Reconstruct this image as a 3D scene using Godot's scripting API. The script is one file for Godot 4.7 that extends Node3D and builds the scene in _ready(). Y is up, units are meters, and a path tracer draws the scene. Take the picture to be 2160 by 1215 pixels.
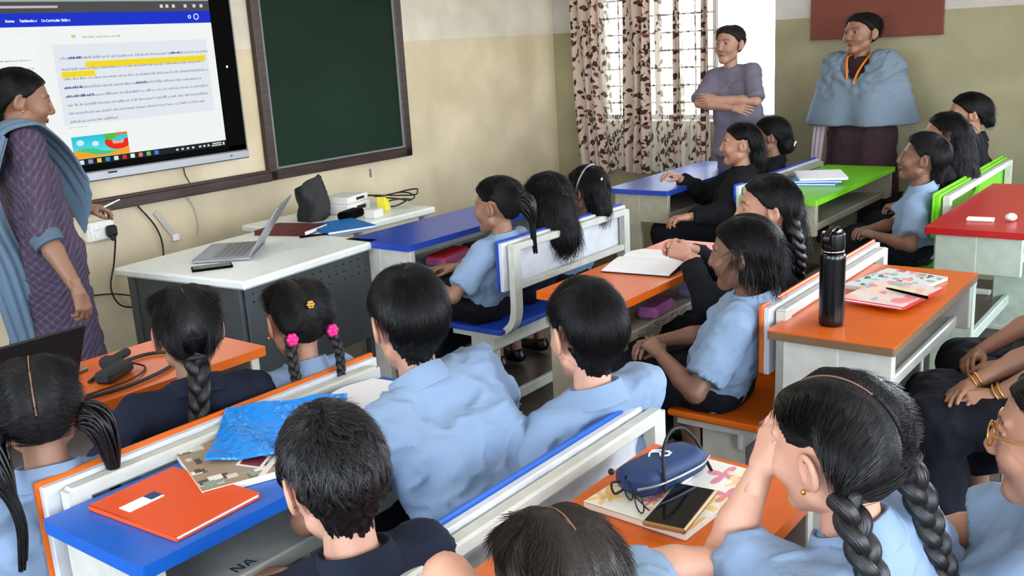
extends Node3D
# A classroom seen from the aisle: front wall in the plane z = WALL_Z, window wall in the plane x = WALL_X, y up, metres.

const WALL_Z := -4.27
const WALL_X := 6.1
const LEFT_X := -1.5
const BACK_Z := 2.6
const CEIL_Y := 3.1

var M := {}
var meshes_made := {}


func _ready() -> void:
	# camera
	var cam := Camera3D.new()
	cam.name = "camera"
	cam.fov = 32.87
	cam.near = 0.05
	cam.far = 200.0
	var yaw := deg_to_rad(51.8446)
	var pitch := deg_to_rad(14.1641)
	var roll := deg_to_rad(-3.3231)
	var fw := Vector3(sin(yaw) * cos(pitch), -sin(pitch), -cos(yaw) * cos(pitch))
	var r0 := Vector3(cos(yaw), 0, sin(yaw))
	var u0 := r0.cross(fw)
	cam.transform = Transform3D(Basis(r0 * cos(roll) + u0 * sin(roll), u0 * cos(roll) - r0 * sin(roll), -fw), Vector3(0, 1.52, 0))
	add_child(cam)
	cam.current = true
	# daylight sky and exposure
	var sky_mat := ProceduralSkyMaterial.new()
	sky_mat.sky_top_color = Color(0.80, 0.87, 0.97)
	sky_mat.sky_horizon_color = Color(0.97, 0.98, 1.0)
	sky_mat.ground_bottom_color = Color(0.55, 0.53, 0.48)
	sky_mat.ground_horizon_color = Color(0.85, 0.85, 0.84)
	sky_mat.sky_energy_multiplier = 1.0
	sky_mat.ground_energy_multiplier = 1.0
	var sky := Sky.new()
	sky.sky_material = sky_mat
	var env := Environment.new()
	env.background_mode = Environment.BG_SKY
	env.sky = sky
	env.background_energy_multiplier = 20.0
	env.tonemap_mode = Environment.TONE_MAPPER_LINEAR
	env.tonemap_exposure = 0.84
	env.sdfgi_enabled = true
	env.ssao_enabled = true
	env.ssil_enabled = true
	var we := WorldEnvironment.new()
	we.name = "environment"
	we.environment = env
	add_child(we)
	# ceiling lamps of the room: four flat panels, each a glowing diffuser with an area light in front of it
	make_materials()
	for spot in [Vector2(0.2, -2.4), Vector2(3.2, -2.7), Vector2(0.2, 0.6), Vector2(3.2, 0.5)]:
		ceiling_lamp(spot, 1.6)
	setting()
	front_wall_things()
	window_things()
	furniture()
	small_things()
	people()


# ------------------------------------------------------------------ helpers: naming and tagging
var taken := {}


func numbered(called: String) -> String:
	var k: int = taken.get(called, 0)
	taken[called] = k + 1
	return called if k == 0 else "%s_%03d" % [called, k]


func tag(o: Node, label: String, category: String, group := "") -> Node:
	o.set_meta("label", label)
	o.set_meta("category", category)
	if group != "":
		o.set_meta("group", group)
	return o


func thing(called: String, label: String, category: String, at := Vector3.ZERO, turn := 0.0, group := "") -> Node3D:
	var o := Node3D.new()
	o.name = numbered(called)
	add_child(o)
	o.position = at
	o.rotation.y = turn
	tag(o, label, category, group)
	return o


func obj(called: String, b: MB, m: Material, parent: Node = null) -> MeshInstance3D:
	var o := MeshInstance3D.new()
	o.name = called if parent else numbered(called)
	o.mesh = b.mesh()
	o.material_override = m
	o.cast_shadow = GeometryInstance3D.SHADOW_CASTING_SETTING_ON
	(parent if parent else self).add_child(o, true)
	return o


func struct(called: String, b: MB, m: Material, parent: Node = null) -> MeshInstance3D:
	var o := obj(called, b, m, parent)
	if parent == null:
		o.set_meta("kind", "structure")
	return o


func lone(called: String, label: String, category: String, b: MB, m: Material, at := Vector3.ZERO, turn := 0.0, group := "") -> MeshInstance3D:
	var o := obj(called, b, m)
	o.position = at
	o.rotation.y = turn
	tag(o, label, category, group)
	return o


static func rnd(i: int) -> float:
	var x := (i * 1103515245 + 12345) & 0x7fffffff
	x = ((x >> 13) ^ x) * 60493 & 0x7fffffff
	x = ((x >> 11) ^ x) * 19990303 & 0x7fffffff
	return float(x & 0xffffff) / 16777216.0


static func smooth_path(pts: Array, per := 6) -> PackedVector3Array:
	var out := PackedVector3Array()
	var n := pts.size()
	for i in n - 1:
		var a: Vector3 = pts[maxi(i - 1, 0)]
		var b: Vector3 = pts[i]
		var c: Vector3 = pts[i + 1]
		var d: Vector3 = pts[mini(i + 2, n - 1)]
		for k in per:
			out.append(b.cubic_interpolate(c, a, d, float(k) / per))
	out.append(pts[n - 1])
	return out


# ------------------------------------------------------------------ mesh builder
class MB:
	var v := PackedVector3Array()
	var n := PackedVector3Array()
	var uv := PackedVector2Array()
	var c := PackedColorArray()
	var ix := PackedInt32Array()
	var x := Transform3D()

	func quad(a: Vector3, b: Vector3, cc: Vector3, d: Vector3, out: Vector3, uvs := [Vector2(0, 0), Vector2(1, 0), Vector2(1, 1), Vector2(0, 1)]) -> void:
		var nn := (cc - a).cross(d - b)
		if nn.length_squared() < 1e-16:
			return
		nn = nn.normalized()
		var k := v.size()
		var turn := nn.dot(out) > 0
		if not turn:
			nn = -nn
		for p in [a, b, cc, d]:
			v.append(x * p)
			n.append((x.basis * nn).normalized())
		for q in uvs:
			uv.append(q)
		for j in ([0, 2, 1, 0, 3, 2] if turn else [0, 1, 2, 0, 2, 3]):
			ix.append(k + j)

	func tri(a: Vector3, b: Vector3, cc: Vector3, out: Vector3) -> void:
		var nn := (b - a).cross(cc - a)
		if nn.length_squared() < 1e-18:
			return
		nn = nn.normalized()
		var turn := nn.dot(out) > 0
		if not turn:
			nn = -nn
		var k := v.size()
		for p in [a, b, cc]:
			v.append(x * p)
			n.append((x.basis * nn).normalized())
			uv.append(Vector2(p.x, p.z))
		for j in ([0, 2, 1] if turn else [0, 1, 2]):
			ix.append(k + j)

	# a box with chamfered edges
	func box(ctr: Vector3, s: Vector3, b := 0.003, bs := Basis()) -> void:
		var h := s * 0.5
		b = minf(b, minf(h.x, minf(h.y, h.z)) * 0.6)
		var ax := [bs.x, bs.y, bs.z]
		var at := func(i: int, sg: Vector3) -> Vector3:
			var q := Vector3(sg.x * (h.x - b), sg.y * (h.y - b), sg.z * (h.z - b))
			q[i] = sg[i] * h[i]
			return ctr + bs * q
		for i in 3:
			var j := (i + 1) % 3
			var k := (i + 2) % 3
			for sgn in [-1.0, 1.0]:
				var q := []
				for t in [[-1, -1], [1, -1], [1, 1], [-1, 1]]:
					var sg := Vector3()
					sg[i] = sgn
					sg[j] = t[0]
					sg[k] = t[1]
					q.append(at.call(i, sg))
				quad(q[0], q[1], q[2], q[3], ax[i] * sgn)
			# the four edges along axis i
			for sj in [-1.0, 1.0]:
				for sk in [-1.0, 1.0]:
					var s0 := Vector3()
					var s1 := Vector3()
					s0[i] = -1
					s1[i] = 1
					s0[j] = sj
					s1[j] = sj
					s0[k] = sk
					s1[k] = sk
					quad(at.call(j, s0), at.call(j, s1), at.call(k, s1), at.call(k, s0), ax[j] * sj + ax[k] * sk)
		for sx in [-1.0, 1.0]:
			for sy in [-1.0, 1.0]:
				for sz in [-1.0, 1.0]:
					var sg := Vector3(sx, sy, sz)
					tri(at.call(0, sg), at.call(1, sg), at.call(2, sg), ax[0] * sx + ax[1] * sy + ax[2] * sz)

	# a smooth surface over a nu x nv net of points, row by row (u runs fastest)
	func net(p: PackedVector3Array, nu: int, nv: int, wrap := false, flip := false, su := 1.0, sv := 1.0) -> void:
		var k := v.size()
		var sgn := -1.0 if flip else 1.0
		for j in nv:
			for i in nu:
				var l := (i - 1 + nu) % nu if wrap else maxi(i - 1, 0)
				var r := (i + 1) % nu if wrap else mini(i + 1, nu - 1)
				var du := p[j * nu + r] - p[j * nu + l]
				var dv := p[mini(j + 1, nv - 1) * nu + i] - p[maxi(j - 1, 0) * nu + i]
				var nn := du.cross(dv) * sgn
				if nn.length_squared() < 1e-20:
					# a pole: take the mean direction of the next row
					var jj := 1 if j == 0 else nv - 2
					var m := Vector3()
					for q in nu:
						m += p[jj * nu + q]
					nn = p[j * nu + i] - m / nu
				v.append(x * p[j * nu + i])
				n.append((x.basis * nn.normalized()).normalized())
				uv.append(Vector2(float(i) / (nu if wrap else nu - 1) * su, float(j) / (nv - 1) * sv))
		for j in nv - 1:
			for i in (nu if wrap else nu - 1):
				var a := k + j * nu + i
				var b := k + j * nu + (i + 1) % nu
				var d := a + nu
				var e := b + nu
				if flip:
					ix.append_array(PackedInt32Array([a, b, e, a, e, d]))
				else:
					ix.append_array(PackedInt32Array([a, e, b, a, d, e]))

	# cloth: the net twice, th apart, with its rim closed
	func sheet(p: PackedVector3Array, nu: int, nv: int, th: float) -> void:
		var q := PackedVector3Array()
		for j in nv:
			for i in nu:
				var du := p[j * nu + mini(i + 1, nu - 1)] - p[j * nu + maxi(i - 1, 0)]
				var dv := p[mini(j + 1, nv - 1) * nu + i] - p[maxi(j - 1, 0) * nu + i]
				q.append(p[j * nu + i] - du.cross(dv).normalized() * th)
		net(p, nu, nv)
		net(q, nu, nv, false, true)
		var mid := p[nu * (nv / 2) + nu / 2]
		for i in nu - 1:
			quad(p[i], p[i + 1], q[i + 1], q[i], p[i] - p[nu + i])
			var o := (nv - 1) * nu + i
			quad(p[o], p[o + 1], q[o + 1], q[o], p[o] - p[o - nu])
		for j in nv - 1:
			var o := j * nu
			quad(p[o], p[o + nu], q[o + nu], q[o], p[o] - p[o + 1])
			o += nu - 1
			quad(p[o], p[o + nu], q[o + nu], q[o], p[o] - p[o - 1])

	func tube(pts: PackedVector3Array, r0: float, r1 := -1.0, sides := 8, flat := 1.0) -> void:
		if r1 < 0:
			r1 = r0
		var m := pts.size()
		var p := PackedVector3Array()
		var side := Vector3()
		for j in m:
			var t := (pts[mini(j + 1, m - 1)] - pts[maxi(j - 1, 0)]).normalized()
			if j == 0:
				side = t.cross(Vector3(0.31, 0.9, 0.2)).normalized()
			else:
				side = (side - t * side.dot(t)).normalized()
			var up := side.cross(t)
			var r := lerpf(r0, r1, float(j) / (m - 1))
			for i in sides:
				var a := TAU * i / sides
				p.append(pts[j] + (side * cos(a) + up * sin(a) * flat) * r)
		net(p, sides, m, true, true)
		for e in [0, m - 1]:
			var ctr := pts[e]
			var out := pts[0] - pts[1] if e == 0 else pts[m - 1] - pts[m - 2]
			for i in sides:
				tri(ctr, p[e * sides + i], p[e * sides + (i + 1) % sides], out)

	# a bar of rectangular section w (along side) x h swept along a path lying in a plane whose normal is side
	func bar(pts: PackedVector3Array, side: Vector3, w: float, h: float) -> void:
		var m := pts.size()
		var ring := []
		for j in m:
			var t := (pts[mini(j + 1, m - 1)] - pts[maxi(j - 1, 0)]).normalized()
			var up := side.cross(t).normalized()
			ring.append([pts[j] + side * w * 0.5 + up * h * 0.5, pts[j] - side * w * 0.5 + up * h * 0.5, pts[j] - side * w * 0.5 - up * h * 0.5, pts[j] + side * w * 0.5 - up * h * 0.5])
		for j in m - 1:
			for i in 4:
				var a: Vector3 = ring[j][i]
				var b: Vector3 = ring[j][(i + 1) % 4]
				quad(a, b, ring[j + 1][(i + 1) % 4], ring[j + 1][i], (a + b) * 0.5 - pts[j])
		quad(ring[0][0], ring[0][1], ring[0][2], ring[0][3], pts[0] - pts[1])
		quad(ring[m - 1][0], ring[m - 1][1], ring[m - 1][2], ring[m - 1][3], pts[m - 1] - pts[m - 2])

	func lathe(prof: Array, segs := 24, ctr := Vector3.ZERO) -> void:
		var p := PackedVector3Array()
		for q in prof:
			for i in segs:
				var a := TAU * i / segs
				p.append(ctr + Vector3(cos(a) * q.x, q.y, sin(a) * q.x))
		net(p, segs, prof.size(), true, true)

	func ball(ctr: Vector3, r: Vector3, segs := 16) -> void:
		var p := PackedVector3Array()
		var rows := segs / 2 + 1
		for j in rows:
			var e := PI * j / (rows - 1)
			for i in segs:
				var a := TAU * i / segs
				p.append(ctr + Vector3(cos(a) * sin(e) * r.x, -cos(e) * r.y, sin(a) * sin(e) * r.z))
		net(p, segs, rows, true, true)

	# a flat slab: outline in the xz plane (convex or not), from y0 to y1
	func slab(outline: PackedVector2Array, y0: float, y1: float) -> void:
		var t := Geometry2D.triangulate_polygon(outline)
		for i in range(0, t.size(), 3):
			var a := outline[t[i]]
			var b := outline[t[i + 1]]
			var d := outline[t[i + 2]]
			tri(Vector3(a.x, y1, a.y), Vector3(b.x, y1, b.y), Vector3(d.x, y1, d.y), Vector3.UP)
			tri(Vector3(a.x, y0, a.y), Vector3(b.x, y0, b.y), Vector3(d.x, y0, d.y), Vector3.DOWN)
		var s := 1.0 if Geometry2D.is_polygon_clockwise(outline) else -1.0
		for i in outline.size():
			var a := outline[i]
			var b := outline[(i + 1) % outline.size()]
			var o := Vector3(-(b - a).y, 0, (b - a).x) * s
			quad(Vector3(a.x, y0, a.y), Vector3(b.x, y0, b.y), Vector3(b.x, y1, b.y), Vector3(a.x, y1, a.y), o)

	func raw(vv: PackedVector3Array, nn: PackedVector3Array, ii: PackedInt32Array, t := Transform3D(), mirrored := false, uu := PackedVector2Array()) -> void:
		var k := v.size()
		for i in vv.size():
			v.append(t * vv[i])
			n.append((t.basis * nn[i]).normalized())
			uv.append(uu[i] if uu.size() else Vector2.ZERO)
		if mirrored:
			for i in range(0, ii.size(), 3):
				ix.append(k + ii[i])
				ix.append(k + ii[i + 2])
				ix.append(k + ii[i + 1])
		else:
			for i in ii:
				ix.append(k + i)

	func mesh() -> ArrayMesh:
		var a := []
		a.resize(Mesh.ARRAY_MAX)
		a[Mesh.ARRAY_VERTEX] = v
		a[Mesh.ARRAY_NORMAL] = n
		a[Mesh.ARRAY_TEX_UV] = uv
		if c.size() == v.size() and c.size() > 0:
			a[Mesh.ARRAY_COLOR] = c
		a[Mesh.ARRAY_INDEX] = ix
		var m := ArrayMesh.new()
		m.add_surface_from_arrays(Mesh.PRIMITIVE_TRIANGLES, a)
		return m


static func boxed(ctr: Vector3, s: Vector3, b := 0.003, bs := Basis()) -> MB:
	var m := MB.new()
	m.box(ctr, s, b, bs)
	return m


# ------------------------------------------------------------------ materials
func mat(key: String, col: Color, rough := 0.6, metal := 0.0) -> StandardMaterial3D:
	var m := StandardMaterial3D.new()
	m.resource_name = key
	m.albedo_color = col
	m.roughness = rough
	m.metallic = metal
	M[key] = m
	return m


func noise_tex(freq: float, octaves := 4, size := 512, lo := Color(0.8, 0.8, 0.8), hi := Color.WHITE, kind := FastNoiseLite.TYPE_SIMPLEX_SMOOTH, sd := 3) -> NoiseTexture2D:
	var n := FastNoiseLite.new()
	n.noise_type = kind
	n.frequency = freq
	n.fractal_octaves = octaves
	n.seed = sd
	var t := NoiseTexture2D.new()
	t.width = size
	t.height = size
	t.seamless = true
	t.noise = n
	var g := Gradient.new()
	g.set_color(0, lo)
	g.set_color(1, hi)
	t.color_ramp = g
	return t


func tri(m: StandardMaterial3D, scale: float, world := false) -> StandardMaterial3D:
	m.uv1_triplanar = true
	m.uv1_world_triplanar = world
	m.uv1_scale = Vector3.ONE * scale
	return m


func make_materials() -> void:
	var soft := noise_tex(0.006, 5, 512, Color(0.86, 0.86, 0.84), Color(1, 1, 1))
	var fine := noise_tex(0.05, 4, 512, Color(0.35, 0.35, 0.35), Color(1, 1, 1))
	# two-tone wall paint: cream above, buff below
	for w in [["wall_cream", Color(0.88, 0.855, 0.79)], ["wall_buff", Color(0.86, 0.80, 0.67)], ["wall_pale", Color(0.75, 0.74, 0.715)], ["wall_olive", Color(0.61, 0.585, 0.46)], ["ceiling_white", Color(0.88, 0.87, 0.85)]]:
		var m := mat(w[0], w[1], 0.62)
		m.albedo_texture = soft
		m.heightmap_enabled = true
		m.heightmap_texture = fine
		m.heightmap_scale = 0.12
		tri(m, 0.55, true)
	var fl := mat("floor_tile", Color(0.34, 0.31, 0.27), 0.35)
	fl.albedo_texture = noise_tex(0.02, 5, 512, Color(0.6, 0.58, 0.55), Color(1, 1, 1))
	tri(fl, 0.9, true)
	# laminates
	var scuff := noise_tex(0.02, 5, 512, Color(0.955, 0.955, 0.955), Color(1, 1, 1), FastNoiseLite.TYPE_SIMPLEX, 9)
	for w in [["orange", Color(0.85, 0.395, 0.075)], ["blue", Color(0.14, 0.27, 0.66)], ["blue_bright", Color(0.10, 0.36, 0.72)], ["blue_shiny", Color(0.20, 0.30, 0.62)], ["green", Color(0.47, 0.80, 0.12)], ["red", Color(0.70, 0.075, 0.085)], ["white_top", Color(0.91, 0.93, 0.90)]]:
		var m := mat(w[0], w[1], 0.31)
		m.metallic_specular = 0.9 if w[0] == "blue_shiny" else 0.45
		m.albedo_texture = scuff
		tri(m, 1.5)
	for w in [["enamel", Color(0.80, 0.80, 0.76)], ["enamel_green", Color(0.72, 0.77, 0.70)], ["enamel_beige", Color(0.66, 0.64, 0.56)], ["board_white", Color(0.84, 0.85, 0.87)]]:
		var m := mat(w[0], w[1], 0.42)
		m.albedo_texture = noise_tex(0.012, 5, 512, Color(0.93, 0.925, 0.91), Color(1, 1, 1), FastNoiseLite.TYPE_SIMPLEX, 21)
		tri(m, 2.0)
	mat("raw_edge", Color(0.45, 0.33, 0.22), 0.7)
	var sm := mat("sheet_metal", Color(0.30, 0.32, 0.325), 0.5, 0.35)
	sm.albedo_texture = scuff
	tri(sm, 1.0)
	mat("hole_black", Color(0.03, 0.03, 0.03), 0.8)
	var gb := mat("greenboard", Color(0.10, 0.175, 0.13), 0.6)
	gb.metallic_specular = 0.22
	gb.albedo_texture = noise_tex(0.004, 4, 512, Color(0.8, 0.84, 0.82), Color(1, 1, 1), FastNoiseLite.TYPE_SIMPLEX_SMOOTH, 5)
	tri(gb, 0.5)
	var wd := mat("dark_wood", Color(0.26, 0.19, 0.15), 0.4)
	wd.albedo_texture = noise_tex(0.02, 4, 256, Color(0.5, 0.45, 0.4), Color(1, 1, 1))
	wd.uv1_triplanar = true
	wd.uv1_scale = Vector3(0.6, 6, 6)
	mat("black_plastic", Color(0.022, 0.022, 0.024), 0.6).metallic_specular = 0.1
	mat("black_matte", Color(0.03, 0.03, 0.033), 0.65)
	mat("bottle_black", Color(0.018, 0.018, 0.02), 0.22)
	mat("silver", Color(0.62, 0.63, 0.65), 0.35, 0.7)
	mat("chrome", Color(0.85, 0.85, 0.85), 0.15, 1.0)
	mat("grey_plastic", Color(0.45, 0.45, 0.46), 0.45)
	mat("white_plastic", Color(0.88, 0.88, 0.85), 0.35)
	mat("cable_black", Color(0.03, 0.03, 0.03), 0.5)
	mat("cable_grey", Color(0.7, 0.69, 0.64), 0.5)
	mat("paper", Color(0.92, 0.92, 0.93), 0.7)
	mat("paper_warm", Color(0.90, 0.87, 0.80), 0.7)
	mat("yellow_paper", Color(0.90, 0.86, 0.25), 0.7)
	mat("orange_cover", Color(0.82, 0.285, 0.07), 0.5)
	mat("blue_cover", Color(0.10, 0.42, 0.70), 0.4)
	mat("maroon_cover", Color(0.33, 0.11, 0.07), 0.5)
	var bag := mat("blue_film", Color(0.10, 0.52, 0.87), 0.25)
	bag.heightmap_enabled = true
	bag.heightmap_texture = noise_tex(0.03, 3, 256, Color.BLACK, Color.WHITE, FastNoiseLite.TYPE_CELLULAR)
	bag.heightmap_scale = 0.5
	tri(bag, 5.0)
	mat("case_blue", Color(0.095, 0.215, 0.40), 0.6)
	mat("pink", Color(0.80, 0.42, 0.62), 0.5)
	mat("hot_pink", Color(0.92, 0.12, 0.50), 0.5)
	mat("red_band", Color(0.85, 0.15, 0.17), 0.55)
	mat("gold", Color(0.85, 0.62, 0.30), 0.3, 0.9)
	mat("gold_case", Color(0.62, 0.50, 0.30), 0.35, 0.6)
	mat("phone_glass", Color(0.05, 0.04, 0.04), 0.08)
	var pb := mat("pinboard", Color(0.47, 0.245, 0.19), 0.85)
	pb.albedo_texture = noise_tex(0.1, 3, 256, Color(0.85, 0.85, 0.85), Color(1, 1, 1))
	tri(pb, 2.0)
	var gl := mat("window_glass", Color(0.9, 0.95, 0.95, 0.06), 0.02)
	gl.transparency = BaseMaterial3D.TRANSPARENCY_ALPHA
	mat("window_frame", Color(0.62, 0.60, 0.55), 0.5)
	mat("grille_iron", Color(0.55, 0.53, 0.52), 0.5)
	# cloth: a fine weave that every garment shares
	var weave := noise_tex(0.18, 2, 256, Color(0.4, 0.4, 0.4), Color(1, 1, 1), FastNoiseLite.TYPE_SIMPLEX, 31)
	var crease := noise_tex(0.012, 4, 512, Color.BLACK, Color.WHITE, FastNoiseLite.TYPE_SIMPLEX_SMOOTH, 77)
	for w in [["shirt", Color(0.49, 0.575, 0.675)], ["navy", Color(0.10, 0.125, 0.185)], ["navy_black", Color(0.055, 0.062, 0.078)], ["skirt", Color(0.058, 0.066, 0.095)], ["grey_top", Color(0.40, 0.38, 0.43)], ["plum", Color(0.215, 0.15, 0.175)], ["mauve_skirt", Color(0.36, 0.31, 0.37)], ["shawl_grey", Color(0.42, 0.475, 0.53)], ["dupatta", Color(0.345, 0.425, 0.495)], ["dupatta_pale", Color(0.72, 0.66, 0.68)], ["cuff_teal", Color(0.29, 0.36, 0.42)], ["lanyard", Color(0.92, 0.50, 0.10)]]:
		var m := mat(w[0], w[1], 0.85)
		m.heightmap_enabled = true
		m.heightmap_texture = crease
		m.heightmap_scale = 0.22
		tri(m, 3.2)
		m.rim_enabled = w[0] in ["shirt", "grey_top", "shawl_grey", "dupatta", "dupatta_pale"]
		m.rim = 0.12
		m.metallic_specular = 0.3
		m.rim_tint = 0.6
	# the kurta's slanting purple stripes
	var im := Image.create(128, 128, false, Image.FORMAT_RGB8)
	for y in 128:
		for x in 128:
			var k := (x + y) % 16
			var col := Color(0.19, 0.15, 0.22)
			if k < 3:
				col = Color(0.36, 0.28, 0.33)
			elif k < 6:
				col = Color(0.23, 0.20, 0.33)
			im.set_pixel(x, y, col)
	var kt := mat("kurta", Color(1, 1, 1), 0.85)
	kt.albedo_texture = ImageTexture.create_from_image(im)
	kt.heightmap_enabled = true
	kt.heightmap_texture = crease
	kt.heightmap_scale = 0.25
	tri(kt, 4.5)
	var sk := mat("skin", Color.WHITE, 0.5)
	sk.vertex_color_use_as_albedo = true
	sk.heightmap_enabled = true
	sk.heightmap_texture = weave
	sk.heightmap_scale = 0.02
	tri(sk, 9.0)
	sk.subsurf_scatter_enabled = true
	sk.subsurf_scatter_strength = 0.12
	for w in [["hair", Color(0.045, 0.041, 0.043), 0.6], ["hair_brown", Color(0.14, 0.11, 0.095), 0.6], ["strand", Color(0.045, 0.041, 0.045), 0.34], ["strand_brown", Color(0.15, 0.12, 0.10), 0.36], ["hair_wavy", Color(0.04, 0.037, 0.038), 0.6], ["strand_wavy", Color(0.05, 0.046, 0.05), 0.26]]:
		mat(w[0], w[1], w[2]).metallic_specular = 0.3 if w[0].begins_with("hair") else 0.65 if w[0] == "strand_wavy" else 0.42
	# plaited hair: fine ridges that run along each strand
	var ridge := Image.create(128, 4, false, Image.FORMAT_RGB8)
	for x in 128:
		var g := 0.25 + 0.75 * rnd(x * 13 + 5)
		for y in 4:
			ridge.set_pixel(x, y, Color(g, g, g))
	for w in ["", "_brown", "_wavy"]:
		var m := mat("braid" + w, M["strand" + w].albedo_color, 0.40)
		m.heightmap_enabled = true
		m.heightmap_texture = ImageTexture.create_from_image(ridge)
		m.heightmap_scale = 0.12
		m.metallic_specular = 0.5
	mat("scalp", Color(0.50, 0.36, 0.29), 0.6)
	mat("shoe_black", Color(0.03, 0.03, 0.03), 0.35)
	mat("lens", Color(0.9, 0.95, 0.95, 0.08), 0.03).transparency = BaseMaterial3D.TRANSPARENCY_ALPHA
	var scr := mat("lamp_glow", Color(0.9, 0.9, 0.9), 0.5)
	scr.emission_enabled = true
	scr.emission = Color(1.0, 0.98, 0.95)
	scr.emission_energy_multiplier = 2.0


# ------------------------------------------------------------------ the room
func ceiling_lamp(spot: Vector2, power: float) -> void:
	if not M.has("lamp_glow"):
		make_materials()
	var t := thing("ceiling_lamp", "white ceiling light panel, %s of the four" % ["the one over the teacher's side", "the one over the blue desk by the greenboard", "the one behind the camera by the far wall", "the one over the back benches"][taken.get("ceiling_lamp", 0)], "lamp", Vector3(spot.x, CEIL_Y - 0.035, spot.y), 0.0, "ceiling lamps")
	obj("housing", boxed(Vector3(0, 0.0175, 0), Vector3(1.24, 0.033, 0.44), 0.004), M.white_plastic, t)
	obj("diffuser", boxed(Vector3(0, -0.004, 0), Vector3(1.18, 0.008, 0.38), 0.002), M.lamp_glow, t)
	var l := AreaLight3D.new()
	l.name = "panel_light"
	l.area_size = Vector2(1.18, 0.38)
	l.light_color = Color(1.0, 0.985, 0.96)
	l.light_energy = power
	l.shadow_enabled = true
	l.area_range = 14.0
	l.area_attenuation = 2.0
	t.add_child(l)
	l.position = Vector3(0, -0.02, 0)
	l.rotation.x = -PI / 2


func setting() -> void:
	var xm := (WALL_X + LEFT_X) / 2
	var zm := (WALL_Z + BACK_Z) / 2
	var wx := WALL_X - LEFT_X
	var wz := BACK_Z - WALL_Z
	struct("floor", boxed(Vector3(xm, -0.1, zm), Vector3(wx + 0.6, 0.2, wz + 0.6), 0.001), M.floor_tile)
	struct("ceiling", boxed(Vector3(xm, CEIL_Y + 0.1, zm), Vector3(wx + 0.6, 0.2, wz + 0.6), 0.001), M.ceiling_white)
	var dado := 1.556
	# front wall: buff to the dado line, cream above it
	var b := MB.new()
	b.box(Vector3(xm, dado / 2, WALL_Z - 0.12), Vector3(wx + 0.48, dado, 0.24), 0.001)
	struct("wall_front", b, M.wall_buff)
	b = MB.new()
	b.box(Vector3(xm, (dado + CEIL_Y) / 2, WALL_Z - 0.12), Vector3(wx + 0.48, CEIL_Y - dado, 0.24), 0.001)
	struct("wall_front", b, M.wall_cream)
	# window wall with its opening
	var wz0 := -3.93
	var wz1 := -2.556
	var sill := 0.915
	var head := 2.25
	var lower := MB.new()
	var upper := MB.new()
	var o0 := -0.55
	var o1 := 2.25
	var pieces := [[WALL_Z, wz0, 0.0, dado], [wz1, o0, 0.0, dado], [wz0, wz1, 0.0, sill], [o0, o1, 0.0, sill], [o1, BACK_Z, 0.0, dado]]
	for q in pieces:
		lower.box(Vector3(WALL_X + 0.12, (q[2] + q[3]) / 2, (q[0] + q[1]) / 2), Vector3(0.24, q[3] - q[2], q[1] - q[0]), 0.0005)
	for q in [[WALL_Z, wz0, dado, CEIL_Y], [wz1, o0, dado, CEIL_Y], [o1, BACK_Z, dado, CEIL_Y], [wz0, wz1, head, CEIL_Y], [o0, o1, 2.45, CEIL_Y]]:
		upper.box(Vector3(WALL_X + 0.12, (q[2] + q[3]) / 2, (q[0] + q[1]) / 2), Vector3(0.24, q[3] - q[2], q[1] - q[0]), 0.0005)
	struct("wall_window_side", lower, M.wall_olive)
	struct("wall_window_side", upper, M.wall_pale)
	# window: frame, three casement posts, panes and the iron grille
	var w := Node3D.new()
	w.name = "window_1"
	w.set_meta("kind", "structure")
	add_child(w)
	window_into(w, WALL_X + 0.13, wz0, wz1, sill, head, 3, -2.99)
	# a second, wider window in the same wall, out of the picture to the right
	w = Node3D.new()
	w.name = "window_2"
	w.set_meta("kind", "structure")
	add_child(w)
	window_into(w, WALL_X + 0.13, o0, o1, sill, 2.45, 4, -9.0)
	# the two side walls that the camera does not see, with windows of the same kind
	var back := MB.new()
	var xs := [LEFT_X - 0.24, -1.0, 1.6, 2.1, 5.3, WALL_X + 0.24]
	for i in 5:
		if i % 2 == 0:
			back.box(Vector3((xs[i] + xs[i + 1]) / 2, CEIL_Y / 2, BACK_Z + 0.12), Vector3(xs[i + 1] - xs[i], CEIL_Y, 0.24), 0.0005)
		else:
			back.box(Vector3((xs[i] + xs[i + 1]) / 2, 0.375, BACK_Z + 0.12), Vector3(xs[i + 1] - xs[i], 0.75, 0.24), 0.0005)
			back.box(Vector3((xs[i] + xs[i + 1]) / 2, 2.8, BACK_Z + 0.12), Vector3(xs[i + 1] - xs[i], 0.6, 0.24), 0.0005)
	struct("wall_back", back, M.wall_pale)
	var left := MB.new()
	var zs := [WALL_Z - 0.24, -3.3, -1.5, -0.3, 1.6, BACK_Z + 0.24]
	for i in 5:
		if i % 2 == 0:
			left.box(Vector3(LEFT_X - 0.12, CEIL_Y / 2, (zs[i] + zs[i + 1]) / 2), Vector3(0.24, CEIL_Y, zs[i + 1] - zs[i]), 0.0005)
		else:
			left.box(Vector3(LEFT_X - 0.12, 0.5, (zs[i] + zs[i + 1]) / 2), Vector3(0.24, 1.0, zs[i + 1] - zs[i]), 0.0005)
			left.box(Vector3(LEFT_X - 0.12, 2.75, (zs[i] + zs[i + 1]) / 2), Vector3(0.24, 0.7, zs[i + 1] - zs[i]), 0.0005)
	struct("wall_left", left, M.wall_pale)


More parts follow.
